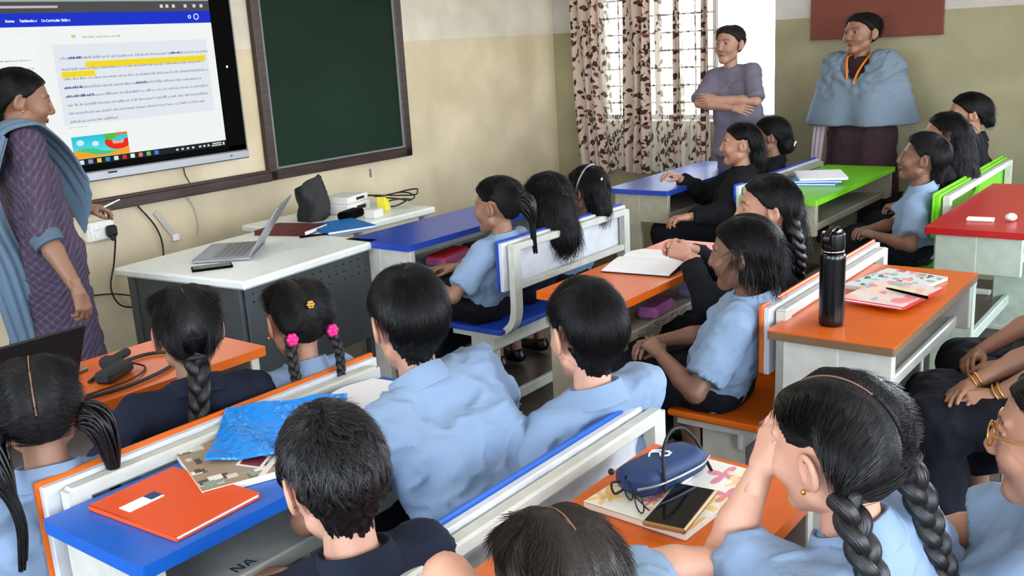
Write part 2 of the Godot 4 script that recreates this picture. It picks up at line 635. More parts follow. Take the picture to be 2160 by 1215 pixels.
func window_into(w: Node3D, x: float, z0: float, z1: float, y0: float, y1: float, bays: int, bars_to: float) -> void:
	var f := MB.new()
	var zc := (z0 + z1) / 2
	for y in [y0 + 0.02, y1 - 0.02]:
		f.box(Vector3(x, y, zc), Vector3(0.06, 0.04, z1 - z0), 0.004)
	for k in bays + 1:
		var z := lerpf(z0 + 0.02, z1 - 0.02, float(k) / bays)
		f.box(Vector3(x, (y0 + y1) / 2, z), Vector3(0.05, y1 - y0 - 0.08, 0.04), 0.004)
	struct("window_frame", f, M.window_frame, w)
	for k in bays:
		var za := lerpf(z0 + 0.02, z1 - 0.02, float(k) / bays) + 0.02
		var zb := lerpf(z0 + 0.02, z1 - 0.02, float(k + 1) / bays) - 0.02
		struct("pane", boxed(Vector3(x + 0.005, (y0 + y1) / 2, (za + zb) / 2), Vector3(0.004, y1 - y0 - 0.08, zb - za), 0.0005), M.window_glass, w)
	var y := y0 + 0.13
	while y < y1 - 0.06 and bars_to > z0:
		struct("grille_bar", boxed(Vector3(x - 0.07, y, (z0 + bars_to) / 2), Vector3(0.009, 0.012, bars_to - z0), 0.002), M.grille_iron, w)
		y += 0.118
	var nv := 7
	for k in (nv if bars_to > z0 else 0):
		struct("grille_bar", boxed(Vector3(x - 0.077, (y0 + y1) / 2, lerpf(z0 + 0.04, bars_to, float(k) / (nv - 1))), Vector3(0.008, y1 - y0, 0.010), 0.002), M.grille_iron, w)
	struct("window_sill", boxed(Vector3(x - 0.075, y0 + 0.004, zc), Vector3(0.15, 0.012, z1 - z0), 0.003), M.wall_pale, w)


# ------------------------------------------------------------------ front wall: panel, greenboard, ledge, socket, cables
func screen_picture() -> ImageTexture:
	var W := 1216
	var Hh := 696
	var im := Image.create(W, Hh, false, Image.FORMAT_RGB8)
	im.fill(Color(0.955, 0.975, 0.965))
	# metres on the panel -> pixels: x from 1.553 to 3.073, y from 1.955 down to 1.085
	var rect := func(x0: float, x1: float, yt: float, yb: float, col: Color) -> void:
		var a := int((x0 - 1.553) * 800.0)
		var b := int((x1 - 1.553) * 800.0)
		var t := int((1.955 - yt) * 800.0)
		var d := int((1.955 - yb) * 800.0)
		im.fill_rect(Rect2i(a, t, maxi(b - a, 1), maxi(d - t, 1)), col)
	rect.call(1.553, 3.073, 1.955, 1.795, Color(0.62, 0.68, 0.66))
	rect.call(1.553, 3.073, 1.795, 1.748, Color(0.30, 0.30, 0.31))
	rect.call(1.9, 2.30, 1.778, 1.768, Color(0.75, 0.75, 0.76))
	rect.call(1.553, 3.073, 1.748, 1.692, Color(0.07, 0.19, 0.80))
	for x in [2.80, 2.83, 2.865, 2.93, 2.98, 3.02]:
		rect.call(x, x + 0.016, 1.779, 1.764, Color(0.86, 0.86, 0.86))
	# two columns and their paragraph box
	rect.call(1.553, 2.17, 1.66, 1.12, Color(0.965, 0.98, 0.965))
	rect.call(2.245, 3.03, 1.615, 1.27, Color(0.90, 0.925, 0.945))
	rect.call(2.34, 2.36, 1.655, 1.642, Color(0.85, 0.80, 0.55))
	words_row(rect, 2.39, 2.57, 1.648, 0.008, Color(0.66, 0.66, 0.58), 1)
	var lines := [[1.575, 3.03, 3], [1.528, 3.0, 4], [1.487, 3.02, 5], [1.449, 2.98, 6], [1.411, 3.01, 7], [1.374, 3.0, 8], [1.338, 2.98, 9], [1.302, 2.50, 10]]
	rect.call(2.385, 3.015, 1.538, 1.512, Color(0.97, 0.86, 0.12))
	rect.call(2.268, 2.425, 1.50, 1.474, Color(0.97, 0.86, 0.12))
	for l in lines:
		words_row(rect, 2.272, l[1], l[0] - 0.012, 0.012, Color(0.58, 0.62, 0.73), l[2])
	for q in [[2.31, 2.37, 1.563], [2.27, 2.35, 1.437], [2.27, 2.40, 1.399], [2.62, 2.67, 1.437], [2.82, 2.87, 1.563]]:
		words_row(rect, q[0], q[1], q[2], 0.010, Color(0.15, 0.22, 0.55), 2)
	for k in 3:
		words_row(rect, 1.75, 2.15, 1.56 - 0.035 * k, 0.007, Color(0.60, 0.64, 0.63), 11 + k)
	words_row(rect, 2.255, 2.36, 1.262, 0.006, Color(0.72, 0.78, 0.78), 20)
	# the little illustration: sky, clouds, hills and a red bowl-shaped flower
	for py in range(int((1.955 - 1.216) * 800), int((1.955 - 1.117) * 800)):
		for px in range(int((2.262 - 1.553) * 800), int((2.535 - 1.553) * 800)):
			var u := (px / 800.0 + 1.553 - 2.262) / 0.273
			var v := (1.955 - py / 800.0 - 1.117) / 0.099
			var col := Color(0.15, 0.78, 0.86).lerp(Color(0.45, 0.90, 0.93), 1.0 - v)
			if Vector2((u - 0.14) * 2.0, v - 0.72).length() < 0.13 or Vector2((u - 0.40) * 2.0, v - 0.62).length() < 0.12:
				col = Color(0.82, 0.96, 0.98)
			if v < 0.34 + 0.12 * sin(u * 7.0):
				col = Color(0.25, 0.80, 0.55)
			if v < 0.24 + 0.14 * cos(u * 6.0):
				col = Color(0.95, 0.66, 0.16)
			if u > 0.58 and v > 0.82 - 0.1 * sin(u * 12.0):
				col = Color(0.35, 0.75, 0.25) if u < 0.8 else Color(0.96, 0.45, 0.16)
			var d := Vector2((u - 0.81) * 1.5, v - 0.62)
			if d.length() < 0.36 and d.y < -0.02 + 0.5 * absf(d.x):
				col = Color(0.93, 0.16, 0.10) if d.length() > 0.16 or d.y < -0.1 else Color(0.99, 0.66, 0.60)
			im.set_pixel(px, py, col)
	# task bar with its icons and clock
	rect.call(1.553, 3.073, 1.116, 1.085, Color(0.10, 0.12, 0.14))
	var cols := [Color(0.9, 0.92, 0.98), Color(0.55, 0.58, 0.75), Color(0.93, 0.80, 0.35), Color(0.12, 0.62, 0.74), Color(0.85, 0.93, 0.90), Color(0.86, 0.16, 0.18), Color(0.93, 0.95, 0.92), Color(0.90, 0.50, 0.40), Color(0.45, 0.75, 0.35), Color(0.30, 0.50, 0.85)]
	for k in 10:
		rect.call(2.283 + k * 0.042, 2.305 + k * 0.042, 1.111, 1.092, cols[k])
	for x in [2.78, 2.81, 2.84, 2.87, 2.91, 2.935, 2.96]:
		rect.call(x, x + 0.014, 1.106, 1.096, Color(0.82, 0.84, 0.86))
	rect.call(2.99, 3.045, 1.110, 1.103, Color(0.85, 0.86, 0.88))
	rect.call(2.985, 3.045, 1.099, 1.093, Color(0.85, 0.86, 0.88))
	rect.call(3.052, 3.062, 1.108, 1.093, Color(0.9, 0.9, 0.9))
	return ImageTexture.create_from_image(im)


func words_row(rect: Callable, x0: float, x1: float, y: float, h: float, col: Color, sd: int) -> void:
	var x := x0
	var k := 0
	while x < x1:
		var w := 0.010 + 0.03 * rnd(sd * 57 + k)
		var lx := x
		var q := 0
		while lx < minf(x + w, x1):
			var tall: float = h * (1.0 if rnd(sd * 91 + k * 17 + q) < 0.35 else 0.66)
			rect.call(lx, lx + 0.0028, y - h + tall, y - h, col)
			if rnd(sd * 77 + k * 19 + q) < 0.6:
				rect.call(lx, lx + 0.005, y - h + tall * 0.5, y - h + tall * 0.25, col)
			lx += 0.0056
			q += 1
		x += w + 0.006
		k += 1


func front_wall_things() -> void:
	# interactive panel
	var t := thing("interactive_display", "wall-mounted interactive display showing a browser page with yellow highlighted lines", "display", Vector3(2.36, 1.04, WALL_Z + 0.02))
	obj("casing", boxed(Vector3(0, 0.48, 0.0175), Vector3(1.66, 0.99, 0.04), 0.006), M.black_matte, t)
	var b := MB.new()
	b.box(Vector3(0, 0.955, 0.045), Vector3(1.66, 0.04, 0.02), 0.004)
	b.box(Vector3(0, 0.03, 0.045), Vector3(1.66, 0.035, 0.02), 0.004)
	for s in [-1, 1]:
		b.box(Vector3(s * 0.7715 , 0.48, 0.045), Vector3(0.117, 0.98, 0.02), 0.004)
	obj("bezel", b, M.black_plastic, t)
	obj("side_trim", boxed(Vector3(0.833, 0.49, 0.03), Vector3(0.008, 0.98, 0.05), 0.002), M.grey_plastic, t)
	obj("speaker_bar", boxed(Vector3(0, -0.005, 0.04), Vector3(1.67, 0.045, 0.055), 0.006), M.silver, t)
	obj("power_button", boxed(Vector3(0.72, -0.003, 0.069), Vector3(0.014, 0.010, 0.004), 0.002), M.grey_plastic, t)
	obj("maker_mark", boxed(Vector3(-0.03 + 0.09, 0.004, 0.069), Vector3(0.045, 0.008, 0.003), 0.001), M.black_matte, t)
	obj("sensor", boxed(Vector3(0.768, 0.436, 0.056), Vector3(0.010, 0.012, 0.003), 0.001), M.white_plastic, t)
	var sm := mat("screen_picture", Color(0.01, 0.01, 0.01), 0.4)
	sm.emission_enabled = true
	sm.emission = Color.WHITE
	sm.emission_operator = BaseMaterial3D.EMISSION_OP_MULTIPLY
	sm.emission_texture = screen_picture()
	sm.emission_energy_multiplier = 1.15
	sm.metallic_specular = 0.15
	b = MB.new()
	var x0 := 1.553 - 2.36
	var x1 := 3.073 - 2.36
	b.quad(Vector3(x0, 0.915, 0.046), Vector3(x1, 0.915, 0.046), Vector3(x1, 0.045, 0.046), Vector3(x0, 0.045, 0.046), Vector3.BACK)
	obj("screen", b, sm, t)
	var glow := mat("screen_text", Color(0.9, 0.9, 0.95), 0.5)
	glow.emission_enabled = true
	glow.emission = Color(0.9, 0.92, 1.0)
	for q in [["Home", 2.062, 0.030], ["Textbooks v", 2.122, 0.028], ["Co-Curricular Skills v", 2.216, 0.026]]:
		var tm := TextMesh.new()
		var sf := SystemFont.new()
		sf.font_names = PackedStringArray(["Droid Sans"])
		tm.font = sf
		tm.text = q[0]
		tm.font_size = 32
		tm.pixel_size = 0.00044
		tm.depth = 0.0006
		tm.horizontal_alignment = HORIZONTAL_ALIGNMENT_LEFT
		var o := MeshInstance3D.new()
		o.name = "menu_lettering"
		o.mesh = tm
		o.material_override = glow
		t.add_child(o, true)
		o.position = Vector3(q[1] - 2.36, 1.717 - 1.04, 0.0468)
	var ring := MB.new()
	for q in [[2.952, 0.007], [2.990, 0.013]]:
		var pts := PackedVector3Array()
		for k in 13:
			pts.append(Vector3(q[0] - 2.36 + cos(TAU * k / 12) * q[1], 1.722 - 1.04 + sin(TAU * k / 12) * q[1], 0.0475))
		ring.tube(pts, 0.0016, -1, 5)
	obj("menu_icons", ring, glow, t)
	var l := AreaLight3D.new()
	l.name = "screen_light"
	l.area_size = Vector2(1.5, 0.86)
	l.light_energy = 0.3
	l.light_color = Color(0.93, 0.97, 1.0)
	l.shadow_enabled = true
	t.add_child(l)
	l.position = Vector3(-0.047, 0.48, 0.06)
	l.rotation.y = PI
	# greenboard in its dark wooden frame
	t = thing("greenboard", "dark green chalkboard in a brown wooden frame beside the display", "chalkboard", Vector3(3.905, 0.865, WALL_Z))
	obj("writing_surface", boxed(Vector3(0, 0.66, 0.018), Vector3(1.06, 1.28, 0.014), 0.001), M.greenboard, t)
	for q in [[-0.532, 0.05], [0.527, 0.06]]:
		obj("frame_rail", boxed(Vector3(q[0], 0.66, 0.022), Vector3(q[1], 1.32, 0.044), 0.006), M.dark_wood, t)
		obj("frame_bead", boxed(Vector3(q[0] - signf(q[0]) * 0.034, 0.66, 0.03), Vector3(0.012, 1.28, 0.014), 0.003), M.grey_plastic, t)
	obj("frame_rail", boxed(Vector3(0, 1.315, 0.022), Vector3(1.11, 0.05, 0.044), 0.006), M.dark_wood, t)
	obj("frame_rail", boxed(Vector3(0, 0.028, 0.022), Vector3(1.11, 0.055, 0.044), 0.006), M.dark_wood, t)
	obj("frame_bead", boxed(Vector3(0, 0.061, 0.03), Vector3(1.04, 0.012, 0.014), 0.003), M.grey_plastic, t)
	# the long ledge that runs on to the left under the display
	t = thing("chalk_ledge", "long dark wooden ledge under the display, running left from the greenboard", "ledge", Vector3(2.6, 0.87, WALL_Z))
	obj("board", boxed(Vector3(0, 0.02, 0.03), Vector3(1.49, 0.048, 0.06), 0.004), M.dark_wood, t)
	obj("lip", boxed(Vector3(0, 0.05, 0.052), Vector3(1.49, 0.016, 0.016), 0.003), M.dark_wood, t)
	# small fittings on the wall under the board
	lone("wall_switch", "tiny pair of dark slots on the wall below the greenboard's right end", "wall fitting", boxed(Vector3.ZERO, Vector3(0.012, 0.05, 0.008), 0.002), M.grey_plastic, Vector3(4.12, 0.80, WALL_Z + 0.004))
	# socket with its black plug and lead
	t = thing("wall_socket", "white switched wall socket on the wall under the ledge, beside the teacher", "socket", Vector3(2.35, 0.778, WALL_Z))
	obj("box", boxed(Vector3(0, 0, 0.02), Vector3(0.135, 0.09, 0.04), 0.005), M.white_plastic, t)
	obj("face_plate", boxed(Vector3(0.0, 0, 0.043), Vector3(0.12, 0.078, 0.008), 0.003), M.white_plastic, t)
	for dy in [-0.02, 0.02]:
		obj("rocker", boxed(Vector3(-0.03, dy, 0.048), Vector3(0.022, 0.022, 0.008), 0.002), M.white_plastic, t)
	b = MB.new()
	b.box(Vector3(0.035, -0.005, 0.062), Vector3(0.05, 0.055, 0.032), 0.012)
	b.box(Vector3(0.035, -0.03, 0.066), Vector3(0.025, 0.04, 0.024), 0.008)
	lone("power_plug", "black power plug pushed into the white wall socket", "plug", b, M.black_matte, t.position)
	cable("power_cable", "black cable hanging in a loop from the plug to under the white desk", [Vector3(2.395, 0.73, WALL_Z + 0.065), Vector3(2.39, 0.62, WALL_Z + 0.03), Vector3(2.36, 0.50, WALL_Z + 0.02), Vector3(2.40, 0.405, WALL_Z + 0.02), Vector3(2.52, 0.385, WALL_Z + 0.02), Vector3(2.62, 0.46, WALL_Z + 0.02), Vector3(2.66, 0.62, WALL_Z + 0.02), Vector3(2.64, 0.74, WALL_Z + 0.02), Vector3(2.56, 0.86, WALL_Z + 0.02)], 0.0042, M.cable_black)
	cable("floor_cable", "thin black cable crossing the wall low behind the teacher's white desk", [Vector3(2.10, 0.50, WALL_Z + 0.02), Vector3(2.35, 0.475, WALL_Z + 0.02), Vector3(2.55, 0.41, WALL_Z + 0.025), Vector3(2.72, 0.41, WALL_Z + 0.03), Vector3(2.95, 0.47, WALL_Z + 0.06)], 0.0038, M.cable_black)
	cable("display_cable", "thin dark cable running down from the display to the ledge", [Vector3(2.845, 1.02, WALL_Z + 0.01), Vector3(2.84, 0.97, WALL_Z + 0.02), Vector3(2.84, 0.93, WALL_Z + 0.05)], 0.003, M.cable_black)
	cable("white_cable", "slack white cable hung on the wall below the ledge", [Vector3(2.80, 0.865, WALL_Z + 0.02), Vector3(2.83, 0.86, WALL_Z + 0.02), Vector3(2.87, 0.80, WALL_Z + 0.012), Vector3(2.885, 0.70, WALL_Z + 0.01), Vector3(2.87, 0.66, WALL_Z + 0.01)], 0.0035, M.cable_grey)
	t = thing("hook_strip", "grubby white plastic strip screwed slantwise to the wall under the ledge", "wall fitting", Vector3(2.70, 0.74, WALL_Z))
	obj("strip", boxed(Vector3(0, 0, 0.006), Vector3(0.026, 0.17, 0.01), 0.003, Basis(Vector3.BACK, 0.55)), M.cable_grey, t)
	obj("clip", boxed(Vector3(0.045, -0.07, 0.012), Vector3(0.034, 0.034, 0.02), 0.004), M.white_plastic, t)


func cable(called: String, label: String, pts: Array, r: float, m: Material, group := "") -> void:
	var b := MB.new()
	b.tube(smooth_path(pts, 8), r, -1, 7)
	lone(called, label, "cable", b, m, Vector3.ZERO, 0.0, group)


# ------------------------------------------------------------------ curtain and pin board on the window wall
func curtain_print(sheer: bool) -> ImageTexture:
	var im := Image.create(512, 512, false, Image.FORMAT_RGBA8)
	var base := Color(0.90, 0.86, 0.80, 0.42) if sheer else Color(0.78, 0.70, 0.635, 1.0)
	im.fill(base)
	var dark := Color(0.20, 0.12, 0.10, 0.52 if sheer else 1.0)
	var mid := Color(0.42, 0.22, 0.17, 0.46 if sheer else 1.0)
	for k in 210:
		var cx := rnd(k * 7 + 1) * 512
		var cy := rnd(k * 7 + 2) * 512
		var an := rnd(k * 7 + 3) * TAU
		var col := dark if rnd(k * 7 + 4) < 0.7 else mid
		var rr := 10.0 + 13.0 * rnd(k * 7 + 5)
		# a leaf: a pointed oval with a stalk
		for dy in range(-24, 25):
			for dx in range(-24, 25):
				var u := (dx * cos(an) + dy * sin(an)) / rr
				var v := (-dx * sin(an) + dy * cos(an)) / rr
				if absf(u) < 1.0 and absf(v) < 0.52 * (1.0 - u * u) or (u >= -1.7 and u < -0.9 and absf(v) < 0.08):
					im.set_pixel(posmod(int(cx) + dx, 512), posmod(int(cy) + dy, 512), col)
	return ImageTexture.create_from_image(im)


func drape(called: String, parent: Node3D, m: Material, z0: float, z1: float, folds: float, depth: float, bulge: float, y0 := 0.585, sway := 0.0) -> void:
	var nu := 60
	var nv := 44
	var p := PackedVector3Array()
	for j in nv:
		var v := float(j) / (nv - 1)
		var y := lerpf(2.42, y0, v)
		for i in nu:
			var u := float(i) / (nu - 1)
			var g := depth * (0.45 + 0.55 * v)
			var x := -0.07 - bulge - g * (0.5 + 0.5 * sin(u * folds * TAU + 0.9 * sin(v * 3.0 + u * 3.0))) - 0.008 * sin(u * 23.0 + v * 5.0)
			var z := lerpf(z0, z1, u) + sway * v * v + 0.012 * sin(v * 6.0 + u * 9.0) * v
			p.append(Vector3(x, y + (0.012 * sin(u * folds * TAU) if j == nv - 1 else 0.0), z))
	var b := MB.new()
	b.sheet(p, nu, nv, 0.0015)
	for q in b.uv.size():
		b.uv[q] = Vector2(b.uv[q].x * (z1 - z0) * 2.6, b.uv[q].y * 3.0)
	obj(called, b, m, parent)


func window_things() -> void:
	var dense := mat("curtain_dense", Color.WHITE, 0.9)
	dense.albedo_texture = curtain_print(false)
	dense.backlight_enabled = true
	dense.backlight = Color(0.5, 0.46, 0.42)
	var sheer := mat("curtain_sheer", Color.WHITE, 0.9)
	sheer.albedo_texture = curtain_print(true)
	sheer.transparency = BaseMaterial3D.TRANSPARENCY_ALPHA
	var t := thing("curtain", "cream window curtain printed with dark brown leaves, drawn over half the window", "curtain", Vector3(WALL_X, 0, 0))
	var rod := MB.new()
	rod.tube(PackedVector3Array([Vector3(-0.09, 2.43, -4.15), Vector3(-0.09, 2.43, -2.4)]), 0.012, -1, 12)
	obj("rod", rod, M.chrome, t)
	drape("edge_bunch", t, dense, -4.055, -3.83, 3.0, 0.05, 0.0, 0.56, 0.06)
	drape("sheer_span", t, sheer, -3.90, -3.50, 4.0, 0.02, 0.004)
	drape("middle_bunch", t, dense, -3.60, -3.40, 3.0, 0.055, 0.01, 0.57, -0.02)
	drape("sheer_span", t, sheer, -3.45, -3.16, 4.0, 0.02, 0.004)
	drape("narrow_fold", t, dense, -3.225, -3.185, 1.0, 0.03, 0.012, 0.60)
	drape("sheer_span", t, sheer, -3.20, -2.99, 3.0, 0.02, 0.004, 0.60)
	drape("narrow_fold", t, dense, -3.02, -2.965, 1.5, 0.035, 0.012, 0.60)
	t = thing("pin_board", "plain reddish brown pin board high on the window wall behind the standing woman", "pin board", Vector3(WALL_X - 0.003, 1.42, -1.93))
	obj("panel", boxed(Vector3(-0.011, 0.40, 0), Vector3(0.022, 0.80, 0.774), 0.003), M.pinboard, t)
	obj("edge_strip", boxed(Vector3(-0.014, 0.006, 0), Vector3(0.028, 0.012, 0.778), 0.002), M.pinboard, t)


# ------------------------------------------------------------------ furniture
func desk(label: String, x0: float, x1: float, z0: float, z1: float, col: Material, edge: Material, side: Material, h := 0.72) -> Node3D:
	var w := x1 - x0
	var d := z1 - z0
	var t := thing("school_desk", label, "desk", Vector3((x0 + x1) / 2, 0, (z0 + z1) / 2), 0.0, "classroom desks")
	var o := PackedVector2Array()
	var rr := 0.007
	for k in 4:
		var sx: float = [1, -1, -1, 1][k]
		var sz: float = [1, 1, -1, -1][k]
		for a in 4:
			var an := k * PI / 2 + a * PI / 6
			o.append(Vector2(sx * (w / 2 - rr) + cos(an) * rr, sz * (d / 2 - rr) + sin(an) * rr))
	var b := MB.new()
	b.slab(o, h - 0.004, h)
	obj("top", b, col, t)
	b = MB.new()
	b.slab(o, h - 0.026, h - 0.004)
	obj("edge_band", b, edge, t)
	var under := h - 0.027
	for s in [-1.0, 1.0]:
		var px: float = s * (w / 2 - 0.035)
		obj("leg", boxed(Vector3(px, under / 2 + 0.012, -d / 2 + 0.115), Vector3(0.034, under - 0.024, 0.155), 0.004), side, t)
		obj("foot", boxed(Vector3(px, 0.014, -d / 2 + 0.17), Vector3(0.045, 0.028, minf(d, 0.34) - 0.02), 0.005), side, t)
		obj("shelf_side", boxed(Vector3(px, under - 0.075, d / 2 - (d - 0.195) / 2 - 0.008), Vector3(0.03, 0.15, d - 0.2), 0.003), side, t)
	obj("shelf", boxed(Vector3(0, under - 0.125, -0.005), Vector3(w - 0.09, 0.014, d - 0.10), 0.002), side, t)
	obj("shelf_lip", boxed(Vector3(0, under - 0.126, d / 2 - 0.052), Vector3(w - 0.09, 0.034, 0.018), 0.004), side, t)
	obj("rear_panel", boxed(Vector3(0, under - 0.085, -d / 2 + 0.035), Vector3(w - 0.09, 0.165, 0.012), 0.002), side, t)
	obj("stretcher", boxed(Vector3(0, 0.16, -d / 2 + 0.1), Vector3(w - 0.08, 0.05, 0.025), 0.004), side, t)
	return t


func bench(label: String, x0: float, x1: float, zb: float, col: Material, side: Material, rear: Material = null, seat_d := 0.30) -> Node3D:
	var w := x1 - x0
	var t := thing("school_bench", label, "bench", Vector3((x0 + x1) / 2, 0, zb), 0.0, "classroom benches")
	obj("seat", boxed(Vector3(0, 0.389, -0.02 - seat_d / 2), Vector3(w, 0.022, seat_d), 0.006), col, t)
	obj("back_panel", boxed(Vector3(0, 0.665, -0.016), Vector3(w, 0.20, 0.012), 0.003), col, t)
	obj("back_board", boxed(Vector3(0, 0.66, -0.001), Vector3(w - 0.012, 0.195, 0.018), 0.002), rear if rear else M.board_white, t)
	for s in [-1.0, 1.0]:
		var px: float = s * (w / 2 - 0.055)
		var pts := smooth_path([Vector3(px, 0.745, 0.03), Vector3(px, 0.60, 0.03), Vector3(px, 0.47, 0.026), Vector3(px, 0.41, 0.0), Vector3(px, 0.368, -0.07), Vector3(px, 0.362, -0.16), Vector3(px, 0.362, -seat_d)], 5)
		var b := MB.new()
		b.bar(pts, Vector3.RIGHT, 0.045, 0.028)
		obj("side_frame", b, side, t)
		obj("leg", boxed(Vector3(px * 0.93, 0.18, -0.17), Vector3(0.035, 0.335, 0.13), 0.004), side, t)
		obj("foot", boxed(Vector3(px * 0.93, 0.013, -0.16), Vector3(0.045, 0.026, 0.30), 0.005), side, t)
	obj("top_rail", boxed(Vector3(0, 0.735, 0.028), Vector3(w - 0.08, 0.03, 0.032), 0.005), side, t)
	obj("lower_rail", boxed(Vector3(0, 0.575, 0.026), Vector3(w - 0.12, 0.028, 0.028), 0.005), side, t)
	obj("apron", boxed(Vector3(0, 0.335, -0.10), Vector3(w - 0.09, 0.085, 0.018), 0.004), side, t)
	obj("stretcher", boxed(Vector3(0, 0.06, -0.10), Vector3(w - 0.12, 0.045, 0.022), 0.004), side, t)
	return t


func furniture() -> void:
	# left column
	desk("orange desk at the front left holding the open black laptop and its cable", 0.74, 1.655, -2.57, -2.20, M.orange, M.orange, M.enamel)
	bench("orange-edged bench whose white back rises in front of the blue desk with notebooks", 0.77, 1.66, -1.76, M.orange, M.enamel)
	var lettered := desk("blue desk at the lower left under the orange notebook", 0.745, 1.63, -1.71, -1.39, M.blue_bright, M.blue_bright, M.enamel)
	bench("blue bench whose back touches the orange desk with the pencil case", 0.76, 1.75, -1.0, M.blue_bright, M.enamel)
	desk("orange desk at the bottom of the picture under the floral magazine", 0.72, 1.60, -0.92, -0.57, M.orange, M.orange, M.enamel)
	bench("orange bench nearest the camera, under the girl with two thick braids", 0.75, 1.72, -0.17, M.orange, M.enamel)
	# middle column
	desk("long blue desk by the greenboard wall with a pink box on its shelf", 2.87, 3.86, -3.17, -2.79, M.blue, M.blue, M.enamel)
	bench("blue bench with a white framed back behind the three girls by the wall", 2.905, 3.85, -2.335, M.blue, M.enamel)
	var scrawled := desk("orange desk in the middle under the open white book", 2.49, 3.40, -1.86, -1.53, M.orange, M.orange, M.enamel_beige)
	bench("orange bench in the middle behind the short-haired girl in a blue shirt", 2.49, 3.47, -1.062, M.orange, M.enamel)
	desk("orange desk with the tall black bottle standing on it", 2.42, 3.29, -1.03, -0.69, M.orange, M.raw_edge, M.enamel)
	bench("bench behind the bottle desk, under the two girls showing only hands and skirts", 2.72, 3.35, -0.26, M.orange, M.enamel_beige)
	# right column
	desk("shiny blue desk in front of the window curtain", 4.47, 5.62, -2.82, -2.45, M.blue_shiny, M.blue, M.enamel_beige)
	bench("bench under the two girls in dark blazers before the window", 4.5, 5.6, -2.075, M.blue, M.enamel_beige)
	desk("bright green desk in front of the woman in the grey shawl", 4.42, 5.62, -2.03, -1.64, M.green, M.green, M.enamel_beige)
	bench("green bench carrying the three children on the far right", 4.50, 5.86, -1.13, M.green, M.enamel, M.green)
	desk("red desk at the right edge with pale green legs", 3.97, 5.15, -1.04, -0.68, M.red, M.red, M.enamel_green)
	# pencilled doodles on the shelf lip of one desk, two inked letters on the shelf of another
	var b := MB.new()
	for k in 46:
		var at := Vector3(lerpf(-0.30, 0.05, rnd(k * 5 + 7000)), 0.557 + 0.02 * rnd(k * 5 + 7001), 0.165 - 0.052 + 0.0094)
		b.box(at, Vector3(0.004 + 0.012 * rnd(k * 5 + 7002), 0.0022, 0.0006), 0.0002, Basis(Vector3.BACK, rnd(k * 5 + 7003) * PI))
	obj("doodles", b, M.black_matte, scrawled)
	b = MB.new()
	for q in [[0.0, 0.0, 0.0], [0.009, 0.0, 0.55], [0.018, 0.0, 0.0], [0.030, 0.0, -0.3], [0.041, 0.0, 0.3], [0.0355, 0.003, 1.57]]:
		b.box(Vector3(-0.215 + q[0], 0.5761, 0.075 + q[1]), Vector3(0.0035, 0.0006, 0.024 if q[2] < 1.0 else 0.010), 0.0002, Basis(Vector3.UP, q[2]))
	obj("inked_letters", b, M.case_blue, lettered)
	teacher_desk()


func teacher_desk() -> void:
	var t := thing("teacher_desk", "white-topped teacher's desk with a dark perforated metal front", "desk", Vector3(2.495, 0, -3.34), 0.11)
	obj("top", boxed(Vector3(0, 0.703, 0), Vector3(0.80, 0.034, 0.74), 0.008), M.white_top, t)
	obj("front_panel", boxed(Vector3(0.005, 0.49, 0.33), Vector3(0.74, 0.39, 0.012), 0.003), M.sheet_metal, t)
	for s in [-1.0, 1.0]:
		obj("side_panel", boxed(Vector3(s * 0.365, 0.5, -0.02), Vector3(0.014, 0.37, 0.62), 0.003), M.sheet_metal, t)
		for e in [-0.30, 0.30]:
			obj("leg", boxed(Vector3(s * 0.36, 0.343, e), Vector3(0.04, 0.686, 0.04), 0.004), M.sheet_metal, t)
	var b := MB.new()
	for r in 3:
		for k in 15:
			if (k + r * 2) % 5 != 4:
				b.box(Vector3(-0.33 + k * 0.047, 0.655 - r * 0.032, 0.3365), Vector3(0.009, 0.007, 0.002), 0.0008)
	for q in [[0.335, 0.36], [0.335, 0.335]]:
		b.box(Vector3(q[0], q[1], 0.3365), Vector3(0.012, 0.012, 0.003), 0.001)
	obj("perforations", b, M.hole_black, t)
	t = thing("side_table", "white side table against the wall behind the blue desk, heaped with boxes", "table", Vector3(3.30, 0, -3.66))
	obj("top", boxed(Vector3(0, 0.703, 0), Vector3(0.76, 0.034, 0.60), 0.006), M.white_top, t)
	for s in [-1.0, 1.0]:
		for e in [-0.25, 0.25]:
			obj("leg", boxed(Vector3(s * 0.34, 0.343, e), Vector3(0.04, 0.686, 0.04), 0.004), M.enamel, t)


# ------------------------------------------------------------------ things on the desks
func book(called: String, label: String, at: Vector3, size: Vector3, turn: float, cover: Material, cat := "book") -> Node3D:
	var t := thing(called, label, cat, at, turn)
	var c := 0.0022
	var b := MB.new()
	b.box(Vector3(0, c / 2, 0), Vector3(size.x, c, size.z), 0.0008)
	b.box(Vector3(0, size.y - c / 2, 0), Vector3(size.x, c, size.z), 0.0008)
	b.box(Vector3(-size.x / 2 + c / 2, size.y / 2, 0), Vector3(c, size.y, size.z), 0.0008)
	obj("cover", b, cover, t)
	obj("pages", boxed(Vector3(0.001, size.y / 2, 0), Vector3(size.x - 0.006, size.y - 2.2 * c, size.z - 0.006), 0.001), M.paper, t)
	return t


